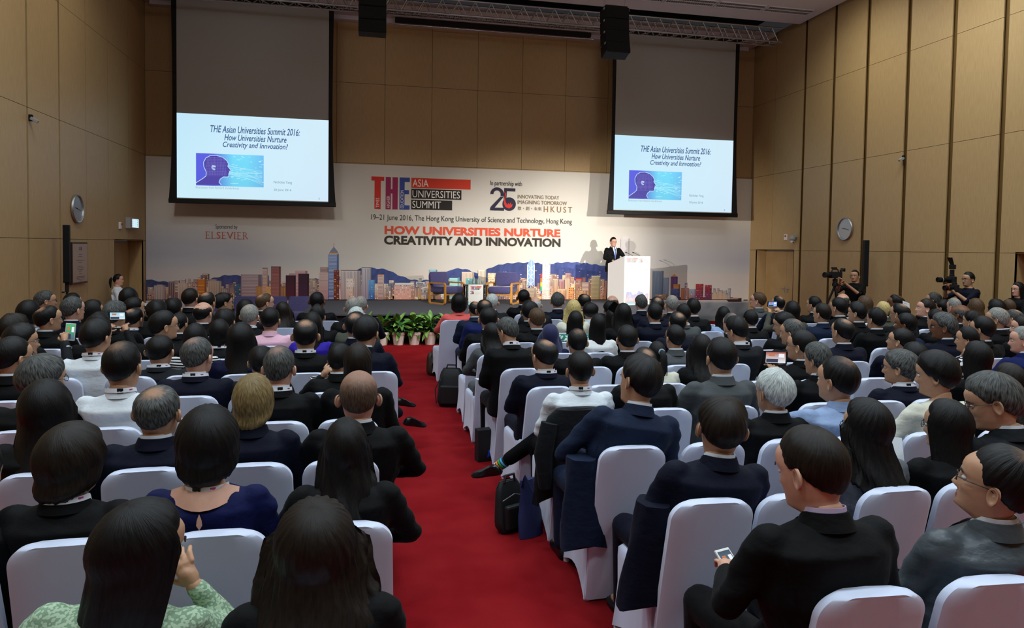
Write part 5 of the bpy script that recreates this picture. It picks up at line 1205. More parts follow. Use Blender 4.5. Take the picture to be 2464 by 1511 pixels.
    if suit:
        obj('jacket_collar', acc('jacket_collar', lambda: band(.071, .073, 1.052, 1.108, YN, -150, 150, .05, th=.009, flare=.020), cm), t, mat4=LM_)
        if top != 'c' and not (female and top in 'eKNG'):
            obj('shirt_collar', acc('shirt_collar', lambda: band(.0625, .065, 1.06, 1.122 if 1 else 0, YN, -165, 165, .055, th=.004, flare=.006), mat('collar_lilac', 'b9a8c8', .6) if 'o' in ex else SHIRTW), t, mat4=LM_)
            if not stand:
                obj('shirt_front', acc('shirt_front', lambda: vee([.80, .87, .94, .99, 1.03, 1.062], [.004, .022, .038, .048, .052, .046], .013), SHIRTW), t, mat4=LM_)
                if not female: obj('tie', acc('tie%d' % var, lambda: vee([.81, .84, .93, 1.0, 1.035, 1.045, 1.06], [.002, .019, .017, .014, .011, .015, .013], .019), TIES[var]), t, mat4=LM_)
    elif kind == 'shirt' and top in 'WPb': obj('shirt_collar', acc('shirt_collar', lambda: band(.066, .068, 1.055, 1.112, YN, -165, 165, .05, th=.006, flare=.014), cm), t, mat4=LM_)
    elif top not in ('q', 'x', 'i'): obj('neckline', acc('neckline', lambda: band(.078, .074, 1.060, 1.078, YN, -179, 179, .045, th=.006, flare=.006), cm), t, mat4=LM_)
    if 'l' in ex:
        lz = .012 if suit or top in 'Wb' else -.012
        ln = obj('lanyard', acc('lanyard', lambda: band(.0755, .078, 1.090, 1.111, YN, -150, 150, .075, th=.0025, flare=.003), RIB), t, mat4=LM_ @ Matrix.Translation((0, 0, lz - .012)))
        s_ = (-1, 1, 0)[var] * 14
        obj('lanyard_tab', acc('lanyard_tab%d' % var, lambda: band(.0775, .080, 1.086, 1.114, YN, s_ - 11, s_ + 11, .0, n=4, th=.003), TAB), ln)
        obj('lanyard_mark', acc('lanyard_mark%d' % var, lambda: band(.0770, .0795, 1.093, 1.107, YN, s_ + 34, s_ + 48, .04, n=3, th=.002), MARK), ln)
    return t
ARMS['phoneR'] = (ARMS['phoneL'][1], ARMS['phoneL'][0]); ARMS['chinL'] = (ARMS['chinR'][1], ARMS['chinR'][0])
ARMS['lapphoneL'] = (((.245, -.04, .76), (.10, .19, .67)), ((.27, -.01, .78), (.17, .19, .80)))
ARMS['lapphoneR'] = (ARMS['lapphoneL'][1], ARMS['lapphoneL'][0])
ARMS['lectern'] = (((.28, -.03, .79), (.17, .16, .74)), ((.30, .0, .80), (.22, .14, .72)))
PEOPLE = """2|-4.22|10|1.321|1.2|S|e|55|0|K|g|m|person with dark grey hair and glasses by the left speaker column, face turned right
3|-3.71|8|1.309|1.16|BB|k|15|0|s||m|person with black bob in a white and grey striped top at the far left
4|-3.19|7|1.336|1.2|C|k|50|0|K|g|m|person with thinning black crown and glasses in black suit, in front of striped top
5|-4.2|11|1.238|1.2|S|k|20|0|K||l|person whose flat black quiff shows above a grey-haired head under the plaque
6|-3.27|8|1.36|1.2|S|e|40|0|N|g|l|person with wavy grey hair and glasses in navy suit below the wall plaque
7|-3.36|9|1.253|1.19|L|k|45|0|K||m|person with straight black hair and turned face, right of the person below the plaque
8|-3.2|10|1.352|1.18|BB|k|10|0|K||m|person with round black hair directly in front of the white-topped person by left door
9|-2.89|9|1.294|1.2|S|k|45|0|K||m|person with short black hair and visible ear, just ahead of raised phone on left
10|-2.57|7|1.373|1.13|F|e|20|0|K||m|person with full blackish grey hair left of the raised landscape phone
14|-2.42|6|1.324|1.05|F|k|15|-8|K|2|m|person raising a phone sideways with both hands in the left seats
12|-2.17|5|1.346|1.2|F|k|22|2|W|l|m|person with black hair in white shirt, farther of the two white shirts on left
13|-2.64|8|1.236|1.2|C|k|25|0|N|l|m|person with receding short hair in navy suit right of the raised phone
15|-1.45|3|1.385|1.14|T|k|8|0|W|l|m|person with black hair and big ears in white shirt, nearer of two on left
16|-2.39|8|1.317|1.13|F|k|0|0|K||m|person with black hair left of another black head below the backdrop left edge
17|-2.43|9|1.278|1.11|F|k|5|0|K||m|person with round black hair beneath the printed left skyline, left of brown-haired person
18|-2.42|10|1.359|1.2|S|d|30|0|K|c|l|person with dark brown hair and white collar sitting tall before the left sofas
19|-2.03|9|1.363|1.14|C|k|25|0|K||m|person with balding black crown left of person in green collar
20|-2.0|10|1.291|1.19|F|k|55|0|v|g|m|person with short black hair, glasses and patterned green collar before the blue sofas
21|-1.9|8|1.306|1.17|H|k|30|0|K|c|l|person with pink bald crown and dark side hair in black suit, left block
22|-1.56|9|1.261|1.19|L|k|0|0|K||m|person with long black hair left of the grey-haired person with lanyard
23|-1.38|8|1.266|1.14|T|g|10|0|K|l|l|person with short silver grey hair, black suit and lanyard, left block front
24|-1.89|6|1.349|1.2|S|k|60|2|K|g|m|person with short black hair and wire glasses, face in right profile, left block
25|-1.95|7|1.254|0.98|S|k|30|0|K||m|person with black hair and one ear showing, right of the profile with wire glasses
26|-1.5|7|1.288|1.11|F|k|10|2|K||m|person with full black hair behind the silver-haired person, left of pink shirt
27|-1.39|6|1.252|0.99|BB|k|3|0|x|l|m|person with black bob above a bare neck with lanyard ribbon, left block
28|-1.06|5|1.31|1.2|L|k|8|0|n||m|person with long black hair in plain navy top behind the pink shirt
29|-1.49|5|1.272|1.04|L|k|10|0|z||m|person with long black hair in black and white striped top, left block
30|-1.69|5|1.215|1.2|S|k|8|0|C|l|m|person with neat black hair and lanyard in dark suit, left of grey-haired navy suit
31|-1.22|4|1.298|1.2|T|e|22|0|N|l|l|person with grizzled grey hair in dark pinstriped navy suit, left block middle
32|-3.13|6|1.32|1.2|F|d|20|0|K||m|person with dark brown hair at left edge above the green-lit phone
33|-2.72|5|1.317|1.11|F|k|55|0|C|1g|m|person holding up a green-lit phone at the left edge
34|-2.41|4|1.321|1.2|S|k|35|0|K|g|m|person with short black hair and black suit at left edge below green-lit phone
35|-1.9|3|1.308|1.2|K|e|40|4|K|g|m|person with greying black hair and glasses at left, behind the farther white shirt
36|-1.53|2|1.304|1.2|L|k|5|0|K||m|person with very long straight black hair at left, hand raised near chin
37|-1.03|2|1.275|1.2|C|e|12|0|N||m|person with greying thinning crown in navy jacket, behind the nearer white shirt
39|-1.45|10|1.297|1.2|C|b|60|0|N|gc|l|person with balding light brown hair and glasses, right profile against blue sofas
40|-1.1|9|1.223|1.0|W|d|5|0|K||l|person with wavy dark brown hair right of pink shirt, before the sofas
41|-0.73|10|1.316|1.2|B|k|15|0|K||d|person with close-cropped hair in black before the floor lamp by stage
42|-0.19|8|1.355|1.07|T|g|5|0|K||l|person with thin grey hair, left of two grey heads beside the plants
42.5|-0.11|9|1.31|1.02|T|g|15|0|N||l|person with grey hair, right of two grey heads beside the plants
43|-0.14|7|1.31|1.04|T|w|8|0|O||l|person with pale grey hair in olive grey jacket at the aisle by the plants
44|-1.04|7|1.304|1.1|S|k|15|0|P|g|m|person with cropped black hair in a pink shirt, left block
45|-0.55|7|1.33|0.91|F|k|8|0|K||m|person with black hair directly below the close-cropped person by the stage
46|-0.54|6|1.323|1.0|L|k|10|0|u||m|person with long dark hair in a violet blue top, left block
47|-0.13|6|1.337|1.19|C|k|12|0|N||m|person with thinning black crown in navy suit on the aisle beside the plants
48|-0.04|5|1.331|1.15|F|k|18|4|N||m|person with thick black hair in navy suit leaning towards the aisle, left block
49|-0.53|5|1.348|1.2|C|k|5|0|K|l|m|person with thinning black crown, big lanyard and black suit, centre of left block
50|-0.78|4|1.228|0.9|F|k|5|0|K||m|person with black hair half hidden left of the greying person with white collar
51|-0.55|3|1.341|1.07|T|e|8|0|K|lc|l|person with greying dark hair, large ears and white collar in black suit, left block
52|-0.07|3|1.348|0.97|BB|d|8|0|K||m|person with dark brown hair in black jacket ahead of the shaven-headed person
53|-0.22|4|1.242|0.9|F|k|20|0|K|h|m|person lifting a dark object to the face, bracelet on wrist, near the aisle
54|-0.05|2|1.326|1.15|B|b|6|2|K|c|l|person with shaven balding head in black suit on the left side of the aisle
55|-0.58|2|1.308|1.04|BB|l|8|0|N||l|person with dark blond bob in navy jacket, left block
56|-0.62|1|1.33|1.2|BB|k|4|0|q|l|m|person in a navy keyhole-back dress with wavy black bob
57|1.31|10|1.282|1.2|BB|k|8|0|c||m|person in a coral jacket with black bob beside the plants on the right of aisle
58|1.43|9|1.236|1.0|C|k|-10|0|M||m|person in steel blue jacket with balding head behind the coral jacket
59|1.43|8|1.328|1.13|C|k|0|0|R||m|person in royal blue jacket with thinning crown right of steel blue jacket
60|1.81|10|1.288|1.08|T|w|15|0|C||l|person with white hair in charcoal jacket between side table and right armchair
61|1.34|7|1.296|1.2|S|k|0|2|K||m|person with neat black hair in black suit behind the royal blue jacket
62|2.48|11|1.307|1.2|B|k|8|0|K||d|person with shaved black head and black suit before the right armchair
63|2.01|8|1.306|1.15|F|k|5|0|K||m|person with straight black hair left of the pale bald head
64|2.29|9|1.311|0.91|H|w|10|0|C||l|person with pale bald head just right of the dark shaved head
65|1.91|7|1.29|1.08|S|b|-10|2|K|c|l|person with brown hair and white collar in black suit, right block front
66|2.83|10|1.302|1.11|F|e|12|0|N||l|person with tousled dark grey hair in navy suit between armchair and podium
67|2.6|8|1.311|1.0|W|y|0|0|e||l|person with long blond hair in a cream jacket
68|3.26|10|1.29|1.16|C|k|0|0|K||m|person with balding black hair behind and right of the long blond hair
69|3.09|9|1.216|1.19|F|k|8|0|W||m|person with thick black hair in white shirt right of the long blond hair
70|2.38|7|1.249|1.0|L|k|0|0|f||m|person with long black hair in green and white floral top
71|2.38|6|1.296|0.95|LL|k|5|0|y||m|person with waist-long straight black hair in a white blouse
72|3.13|8|1.201|0.98|LL|k|5|0|K||m|person with long centre-parted black hair right of the white blouse
73|3.72|10|1.271|1.09|H|b|5|0|N||l|person with tan bald crown at the foot of the podium
74|3.39|9|1.239|1.04|F|k|5|0|K||m|person with round black hair beneath the tan bald crown
75|2.97|7|1.331|1.02|W|k|0|0|K||m|person with wavy black hair holding up a tablet before the podium
76|3.86|9|1.329|0.98|F|e|-5|0|N|c|l|person with grey streaked hair and glasses at the podium's right foot
77|3.75|8|1.365|1.06|C|k|10|0|N||m|person with balding black hair just right of the podium
78|3.37|7|1.35|1.04|S|k|0|3|N||m|person with short black hair and bare neck in navy suit right of the tablet
79|4.34|9|1.323|1.08|T|g|0|0|K|c|l|person with thin white grey hair and white collar before the printed towers
80|1.27|5|1.321|1.0|F|e|-40|14|K|l|m|person with greying black hair looking down at a leaflet, lanyard, on the aisle
81|1.25|6|1.199|0.9|W|k|-20|8|G||m|person in a grey short jacket with long wavy hair on the aisle
82|1.86|6|1.185|0.98|J|k|0|0|n||m|person in a navy headscarf, right block
83|1.9|5|1.239|1.07|T|k|2|0|K||m|person with brushed black hair and thinning whorl right of the navy headscarf
84|2.39|5|1.27|1.1|S|k|5|2|K||m|person with short black hair in plain black suit left of glasses and grey suit
85|1.39|4|1.262|1.16|C|k|-20|3|N|lg|m|person with thinning crown, glasses and lanyard in navy suit behind the headscarf
86|1.42|3|1.283|1.04|S|k|5|0|W|l|m|person with flat-cut black hair in white shirt, right block
87|1.54|2|1.382|1.2|F|k|-30|4|M||m|person with big tousled black hair in wide blue-black suit leaning on chair, right block
88|2.34|4|1.233|0.93|P|k|0|0|e||m|person in beige top with ponytail held by a pale blue scrunchie
89|1.89|3|1.311|0.95|C|k|0|0|K||m|person with thinning dark hair ahead of the wide blue-black suit
92|4.27|8|1.332|1.0|F|k|0|0|K|c|m|person with thick black hair and white collar before the printed water
93|3.74|7|1.334|0.9|F|k|5|0|G|l|m|person in grey jacket and lanyard with dark hair, left of printed water
94|3.28|6|1.327|1.05|C|k|0|2|N||m|person with large bald spot in black hair, behind the grey jacket with lanyard
95|2.88|5|1.27|1.03|S|k|-15|2|G|gc|m|person with short black hair and glasses in light grey suit, middle of right block
96|4.72|8|1.224|1.01|L|k|0|0|b||m|person with long black hair in light blue blouse before the printed water
97|3.92|6|1.301|0.99|T|e|-15|0|K||l|person with silvery hair left of the person looking down
98|3.56|5|1.35|1.07|F|k|-30|14|C|lg|m|person with black hair and glasses looking down, printed lanyard, dark suit
99|4.64|7|1.255|0.95|F|k|5|0|K||m|person with tufted black hair behind empty chair, left of an open white booklet
100|6.22|10|1.32|1.2|S|b|-45|-4|G|gc|l|person with light brown hair and glasses in grey suit looking up left near right door
101|6.07|9|1.324|0.99|C|k|-20|0|N||m|person with balding head behind the raised bright phone
102|5.76|8|1.296|1.09|L|k|-5|0|O|2w|m|person in olive sleeve holding up a bright phone with both hands by right door
103|6.68|9|1.312|1.07|S|k|-25|0|K||m|person with short black hair in black suit left of the tripod
104|5.64|7|1.341|1.07|S|d|-25|0|M||m|person with reddish black hair in blue-black suit left of the tripod foot
105|4.6|6|1.303|1.11|F|k|-50|6|K|g|m|person with black fringe and glasses looking left, right block
106|4.15|5|1.318|1.15|T|e|-40|4|K||m|person with curly grey-black hair facing left behind the black fringe
107|3.68|4|1.31|1.17|S|k|-35|2|K|gc|m|person with cropped black hair and glasses in black suit facing left, right block
108|2.47|3|1.365|1.2|S|k|5|0|G||m|person with rounded black hair in broad mid grey suit, centre of right block
109|2.74|4|1.27|0.9|W|k|-5|0|K||m|person with curly black hair and papers left of the broad grey suit
110|3.26|3|1.315|0.95|K|e|-20|4|K||m|person with floppy greying black hair left of the light blue shirt phone holder
111|2.38|2|1.282|1.11|F|w|-12|0|K||m|person with thick snow-white hair in black suit
112|1.59|1|1.315|1.16|F|d|10|2|N|c|m|person with parted brown-black hair in navy suit slumped over chair back
114|7.79|10|1.308|1.14|H|e|10|0|K||l|person with grey and pink balding head under the video camera
115|6.49|8|1.348|1.2|S|k|-20|0|K||m|person with black hair directly below the video tripod head
116|7.56|9|1.305|1.1|W|b|-20|0|r||m|person with reddish brown hair and red top beside the right speaker column
117|6.15|7|1.351|1.07|F|k|-35|0|K||m|person with black hair turned left below the black-shirted camera operator
118|5.75|6|1.351|1.01|F|k|-10|0|K||m|person with shaggy black hair behind the red top
119|7.21|8|1.294|0.99|T|y|-10|0|O||l|person with sandy grey hair right of the right speaker column
120|8.12|9|1.345|1.2|C|k|-45|-2|K||d|person with bald tan crown in left profile against the right wall panels
121|6.78|7|1.344|1.2|C|k|-30|0|K|lg|m|person with thinning black hair, glasses and lanyard, right of sandy grey hair
123|7.9|8|1.329|1.2|S|d|-60|-6|K|c|l|person with swept dark hair in left profile beside a raised white paper
124|9.58|10|1.325|1.16|T|e|-40|0|K||m|person with grey hair left of the photographer with long lens
126|9.0|9|1.259|1.19|F|k|-20|0|K|c|m|person with black hair under the photographer's elbow
127|8.4|8|1.341|0.95|T|g|-10|0|K||l|person with straight grey-brown hair in front of the photographer's waist
128|7.7|7|1.326|1.2|H|e|-25|-4|K|g|d|person with shiny bald orange-brown crown and grey sides, right block
130|8.78|8|1.323|1.05|W|b|0|0|n||m|person with curly brown hair right of the photographer
131|9.14|8|1.316|1.14|BB|k|-15|0|K||m|person with dark bob left of the standing long-haired person
132|9.36|8|1.328|0.9|S|b|-15|0|K|c|l|person with short brown hair right in front of the long-haired person
133|7.43|6|1.345|1.2|T|g|-35|0|K|gc|m|person with steel grey hair and glasses in black suit near right edge
134|7.07|6|1.311|0.92|F|k|-30|0|K||m|person with black hair and glasses behind the shiny bald crown
135|5.9|5|1.363|1.15|F|e|-50|2|N|g|d|person with curly salt and pepper hair and black glasses facing left
136|6.56|6|1.328|0.9|F|k|-10|0|K||m|person with black hair half hidden behind curly salt and pepper hair
137|6.16|6|1.291|1.12|S|k|-40|0|M|c|d|person with short black curls in blue suit, right block
138|6.38|5|1.334|1.12|S|k|-25|0|K|c|m|person with brush-cut black hair and white collar right of the black and white print
139|8.58|7|1.256|1.11|C|e|-20|2|K|l|m|person with thinning grey-brown hair and lanyard near right edge
140|6.88|5|1.331|0.9|S|d|-50|0|K||l|person cut off by right edge with brown hair behind the blue suit
141|5.99|4|1.318|1.04|T|g|-50|0|R||l|person in bright blue suit cut off by the right edge, grey hair
142|4.7|5|1.327|1.12|C|k|-15|0|N|c|m|person with bald spot and navy suit beside an empty chair, right block
143|5.36|5|1.215|1.2|S|k|-40|-8|N|gc|m|person with brush-cut hair and glasses in navy suit looking up left
144|5.38|4|1.331|0.95|N|k|-35|0|p||m|person in black and white leaf print top with low bun
145|4.82|4|1.182|1.14|L|k|-5|2|K||m|person with smooth black head behind the looking-up brush-cut person
146|3.97|3|1.245|1.2|K|e|-35|2|N|lg|m|person with thick greying black hair and lanyard left of the cream top
147|3.53|2|1.363|1.16|K|k|-35|4|e||m|person in cream top with black bowl-cut hair
148|4.65|3|1.305|1.05|LL|k|-8|0|K||m|person with long smooth dark hair right of the cream top
149|2.81|2|1.35|1.2|T|k|-30|0|b|1w|m|person in light blue shirt filming with a phone, right block
151|4.07|2|1.273|0.92|W|d|-10|0|K||m|person with dark brown hair at right edge above the grey-suited person with glasses
152|3.13|1|1.364|1.2|F|e|-45|12|C|gc|m|person with greying thick hair and glasses in charcoal suit at right edge looking down
153|2.36|1|1.27|1.08|W|k|-25|2|u2|g|m|person in heather grey top with long wavy black hair
154|2.82|1|1.257|1.07|LL|k|-25|2|K|g|m|person with pink-rimmed glasses and long straight black hair in black top
155|1.51|0|1.359|1.18|S|d|-30|8|K|1o|l|person in black suit with lilac collar looking at a phone, foreground right
156|2.18|0|1.321|1.2|T|k|-35|-6|G2|gc|m|person in shiny grey jacket with glasses and swept black hair, foreground right
157|-1.12|1|1.28|1.2|BB|d|25|3|K|l|m|person with smooth dark brown bob in black jacket, foreground left
158|-0.64|0|1.268|1.2|LL|k|46|2|g|h|m|person with very long black hair resting face on hand, pale green sleeve, foreground left
159|-0.15|0|1.222|1.2|W|d|3|0|K||m|person with long wavy dark brown hair in the front, foreground centre left
160|-0.09|1|1.267|0.98|LW|k|5|0|K||m|person with long black hair in black jacket behind the shaven-headed person
161|-1.07|0|1.161|0.94|S|k|10|0|N||m|person in dark navy jacket cut off by lower left corner
164|2.05|1|1.057|1.11|S|k|-10|0|i||m|person in violet shorts hidden ahead of the foreground person with lilac collar
162|-1.45|1|1.231|1.06|F|k|12|4|K|1|m|person beyond the left edge, only hand and phone showing at lower left"""
CHAIRS = "0,-1.07,161;0,-0.64,158;0,-0.15,159;0,1.57,155;0,2.03,156;1,-1.47,162;1,-1.05,157;1,-0.55,56;1,-0.09,160;1,1.45,112;1,1.86,164;1,2.36,153;1,2.78,154;1,3.20,152;2,-1.47,36;2,-1.03,37;2,-0.55,55;2,-0.13,54;2,1.41,87;2,1.89,;2,2.37,111;2,2.79,149;2,3.31,147;2,3.82,151;3,-1.90,35;3,-1.47,15;3,-0.54,51;3,-0.12,52;3,1.42,86;3,1.97,89;3,2.47,108;3,3.16,110;3,3.65,;3,4.07,146;3,4.62,148;4,-2.38,34;4,-1.22,31;4,-0.78,50;4,-0.26,53;4,1.38,85;4,1.85,;4,2.35,88;4,2.77,109;4,3.19,;4,3.68,107;4,4.24,;4,4.82,145;4,5.38,144;4,5.99,141;5,-2.81,33;5,-2.39,12;5,-1.85,30;5,-1.43,29;5,-1.01,28;5,-0.50,49;5,0.06,48;5,1.33,80;5,1.99,83;5,2.41,84;5,2.86,95;5,3.38,98;5,4.01,106;5,4.68,142;5,5.36,143;5,5.96,135;5,6.38,138;5,6.80,140;6,-3.20,32;6,-2.78,;6,-2.36,14;6,-1.94,24;6,-1.39,27;6,-0.55,46;6,-0.13,47;6,1.25,81;6,1.91,82;6,2.33,71;6,3.28,94;6,3.86,97;6,4.28,;6,4.70,105;6,5.75,118;6,6.17,137;6,6.61,136;6,7.04,134;6,7.46,133;7,-3.10,4;7,-2.57,10;7,-1.95,25;7,-1.50,26;7,-1.01,44;7,-0.46,45;7,-0.04,43;7,1.26,61;7,1.70,65;7,2.12,;7,2.54,70;7,3.10,75;7,3.52,78;7,3.94,93;7,4.63,99;7,5.64,104;7,6.20,117;7,7.05,121;7,7.70,128;7,8.35,139;8,-3.71,3;8,-3.22,6;8,-2.73,13;8,-2.31,16;8,-1.88,21;8,-1.38,23;8,-0.89,;8,-0.47,;8,-0.05,42;8,1.43,59;8,1.95,63;8,2.37,67;8,3.32,72;8,3.75,77;8,4.44,92;8,4.86,96;8,5.71,102;8,6.13,;8,6.55,115;8,7.21,119;8,7.81,123;8,8.29,127;8,8.71,130;8,9.13,131;8,9.55,132;9,-3.36,7;9,-2.89,9;9,-2.44,17;9,-2.02,19;9,-1.56,22;9,-1.05,40;9,-0.11,42.5;9,1.43,58;9,2.29,64;9,3.09,69;9,3.53,74;9,3.95,76;9,4.37,79;9,4.79,;9,6.07,101;9,6.49,103;9,7.56,116;9,8.12,120;9,9.00,126;10,-4.22,2;10,-3.20,8;10,-2.42,18;10,-2.00,20;10,-1.45,39;10,-1.01,;10,-0.56,41;10,1.21,57;10,1.85,60;10,2.71,66;10,3.23,68;10,3.65,73;10,4.07,;10,6.14,100;10,7.79,114;10,9.58,124;11,-4.20,5;11,2.48,62;"
P0, PT = 1.88, .815
ROWN = ['last', 'second', 'third', 'fourth', 'fifth', 'sixth', 'seventh', 'eighth', 'ninth', 'tenth', 'eleventh', 'twelfth']
def short(lab):
    w_ = lab.split()[1:]; cut = 8
    for i, q in enumerate(w_):
        if q.endswith(',') and i >= 3: cut = i + 1; break
    w_ = w_[:min(cut, 9)]
    while w_ and w_[-1].strip(',') in ('in', 'and', 'with', 'of', 'the', 'a', 'on', 'by', 'at', 'an', 'to', 'before', 'behind', 'left', 'right', 'beside', 'below', 'above', 'beneath', 'two', 'plain', 'its', 'short', 'long', 'black', 'white', 'from', 'between', 'just', 'directly', 'ahead', 'farther', 'nearer'): w_ = w_[:-1]
    return ' '.join(w_).strip(',')
SPECIAL = {'87': dict(lean=4, roll=11, dx=-.15), '112': dict(lean=0, roll=6, dx=-.08), '155': dict(pose='lapphoneL', lean=6), '33': dict(pose='phoneR'), '53': dict(pose='chinL'), '162': dict(pose='lapphoneR'),
           '48': dict(lean=8, roll=3, dx=-.03, cross=-1), '80': dict(lean=8, cross=0), '86': dict(cross=1), '47': dict(cross=-1), '54': dict(pose='wide'), '158': dict(pose='chinR', roll=8, dx=-.10), '108': dict(pose='wide'), '156': dict(lean=-3), '152': dict(lean=6)}
PL = {}
for ln in PEOPLE.strip().split('\n'):
    i, x, k, h, S, st, hc, yaw, pit, top, ex, sk, lab = ln.split('|'); k = int(k); x = float(x); sp = dict(SPECIAL.get(i, {})); rr_ = random.Random(i)
    lean = sp.pop('lean', rr_.choice([0, 0, 3])); dx = sp.pop('dx', 0)
    y = P0 + PT * k + (.30 if i == '29' else 0) + .305 - (.012 * lean if lean > 0 else 0)
    hh = float(h) + (.004 * lean if lean > 4 else 0)
    p = make_person(x + dx, y, hh, float(S), st, hc, int(yaw), int(pit), top, ex, sk, lab, near=(k <= 3), lean=lean, group='seated audience', **sp)
    PL[i] = (p, lab, k, x)
ROWS = {}
for c in CHAIRS.strip(';').split(';'):
    k, x, i = c.split(','); ROWS.setdefault(int(k), []).append((float(x), i))
seen = set()
for k, L_ in ROWS.items():
    L_.sort()
    for n, (x, i) in enumerate(L_):
        if i: lab = 'white covered chair in %s row from back, %s' % (ROWN[k] if k else 'nearest', 'seat of one ' + short(PL[i][1]))
        else:
            nb = [q for q in L_ if q[1]]; nb.sort(key=lambda q: abs(q[0] - x)); j = nb[0]
            lab = 'empty white covered chair, %s row from back, %s of one %s' % (ROWN[k] if k else 'nearest', 'left' if x < j[0] else 'right', short(PL[j[1]][1]))
        w_ = lab.split()[:16]
        while w_[-1].strip(',') in ('in', 'and', 'with', 'of', 'the', 'a', 'on'): w_ = w_[:-1]
        lab = ' '.join(w_)
        if lab in seen: lab = ' '.join(w_[:14]) + ' too'
        seen.add(lab)
        make_chair(x, P0 + PT * k, math.radians(random.Random(lab).uniform(-3.5, 3.5)), lab)

def sock(i, s_, cols):
    p = PL[i][0]; a, c = Vector((-s_ * .03, .46, .64)), Vector((s_ * -.32, .62, .36)); d = (c - a).normalized(); o_ = MB().tube([c - d * .03, c + d * .12], [.043, .038], 16).build('sock', mat('sock_navy', '14182c', .8), p, True)
    for k, q in enumerate(cols): MB().tube([c + d * (.045 + k * .022), c + d * (.058 + k * .022)], [.0445 - k * .001, .0435 - k * .001], 16).build('sock_stripe', mat('sock_' + q, q, .8), o_, True)
sock('86', 1, ('58b0e8', '2ca848', 'e88830', 'e8b0a0'))
# phones, papers, watches
PH = mat('phone_glass', '0a0b0e', .15)
def phone(loc, rot, label, w_=.15, h_=.076, scr=('9fd0e8', 'd8e8f0'), body=None, tilt=0):
    t = thing('mobile_phone', label, 'phone', loc); t.rotation_euler = rot
    MB().box((0, 0, 0), (w_, .009, h_), ch=.003).build('case', body or BLACKG, t)
    b = MB(); y = -.0052; rect(b, -w_ * .42, w_ * .42, -h_ * .43, h_ * .43, y, scr[0], scr[1]); rect(b, -w_ * .40, w_ * .1, -h_ * .40, -h_ * .12, y - .0003, '303850'); rect(b, w_ * .12, w_ * .36, 0, h_ * .3, y - .0003, 'eef6fa'); rect(b, -w_ * .3, -w_ * .05, h_ * .1, h_ * .3, y - .0003, 'c07850')
    b.build('screen', SCREEN, t); return t
def rel(i, x, y, z):
    p = PL[i][0]; s_ = p.scale; return (p.location.x + x * s_.x, p.location.y + y * s_.y, z * s_.z)
phone(rel('14', 0, .375, 1.285), (.1, 0, 0), 'dark phone held sideways up high in the left seats', .16, .08)
phone(rel('102', 0, .375, 1.285), (.1, 0, 0), 'bright phone held sideways above the heads by the right door', .16, .08, ('5a8ce8', 'a8d0f8'))
phone(rel('33', .19, .30, 1.25), (.05, .1, .2), 'upright phone with green-lit screen at the left edge', .076, .15, ('3cc070', '50607c'), WHITEP)
phone(rel('149', -.13, .31, 1.30), (0, .03, -.1), 'phone in a dark case showing the stage, held by the light blue shirt', .165, .085, ('a04a38', 'e8eef4'))
phone(rel('155', -.12, .26, .77), (-.9, 0, .3), 'white phone held low by the man with lilac collar', .074, .145, ('38485c', '7894ac'), WHITEP)
phone(rel('162', .18, .29, .82), (-.7, 0, -.3), 'white phone at the lower left edge of the picture', .076, .15, ('30405c', '88a8c8'), WHITEP)
t = thing('phone_flap', 'dark open phone cover hanging under the phone showing the stage', 'cover', rel('149', -.12, .315, 1.21)); MB().box((0, 0, 0), (.15, .004, .085), ch=.0015).build('flap', mat('dark_leather', '2a2826', .6), t)
PAPER = mat('paper_white', 'e6eaf0', .7)
def paper(loc, rot, label, w_=.15, h_=.21, name='leaflet', open_=False):
    t = thing(name, label, 'paper', loc); t.rotation_euler = rot
    if open_:
        for s_ in (-1, 1): MB().box((s_ * w_ / 2, 0, .012), (w_, h_, .006), rot=Matrix.Rotation(-s_ * .15, 3, 'Y')).build('page', PAPER, t)
    else:
        MB().box((0, 0, 0), (w_, h_, .0015)).build('sheet', PAPER, t)
        b = MB(); 
        for k in range(5): b.add([(-w_ * .38, h_ * (.36 - k * .13), .0012), (w_ * (.1 + .05 * k), h_ * (.36 - k * .13), .0012), (w_ * (.1 + .05 * k), h_ * (.39 - k * .13), .0012), (-w_ * .38, h_ * (.39 - k * .13), .0012)], [(0, 1, 2, 3)], 0, lin('7a8cb8' if k % 2 else '9a9ca4'))
        b.build('print', PRINT, t)
    return t
paper(rel('80', -.16, .24, .71), (.25, .15, .9), 'white leaflet on the knee of the aisle sitter looking down')
paper(rel('123', -.17, .05, 1.20), (1.35, .25, .3), 'white paper raised beside the left profile in the right block', .17, .24)
paper(rel('99', .12, .12, .86), (.25, 0, .3), 'open white booklet left of the black-fringed head', .12, .18, 'open_booklet', True)
paper(rel('109', -.05, -.13, 1.06), (1.3, .4, .2), 'folded white sheet sticking up left of the broad grey suit', .10, .16)
paper(rel('153', .30, .10, .96), (1.15, .15, -.1), 'large white sheet right of the heather grey top', .18, .28)
paper(rel('146', .26, -.02, 1.02), (1.2, .1, -.3), 'white sheet with black lines between the lanyard wearer and cream top', .13, .24)
t = thing('tablet', 'dark tablet held up by the wavy-haired sitter before the lectern', 'tablet', rel('75', .02, .20, 1.27)); t.rotation_euler = (.5, .5, .3); MB().box((0, 0, 0), (.19, .009, .13), ch=.004).build('case', BLACKG, t)
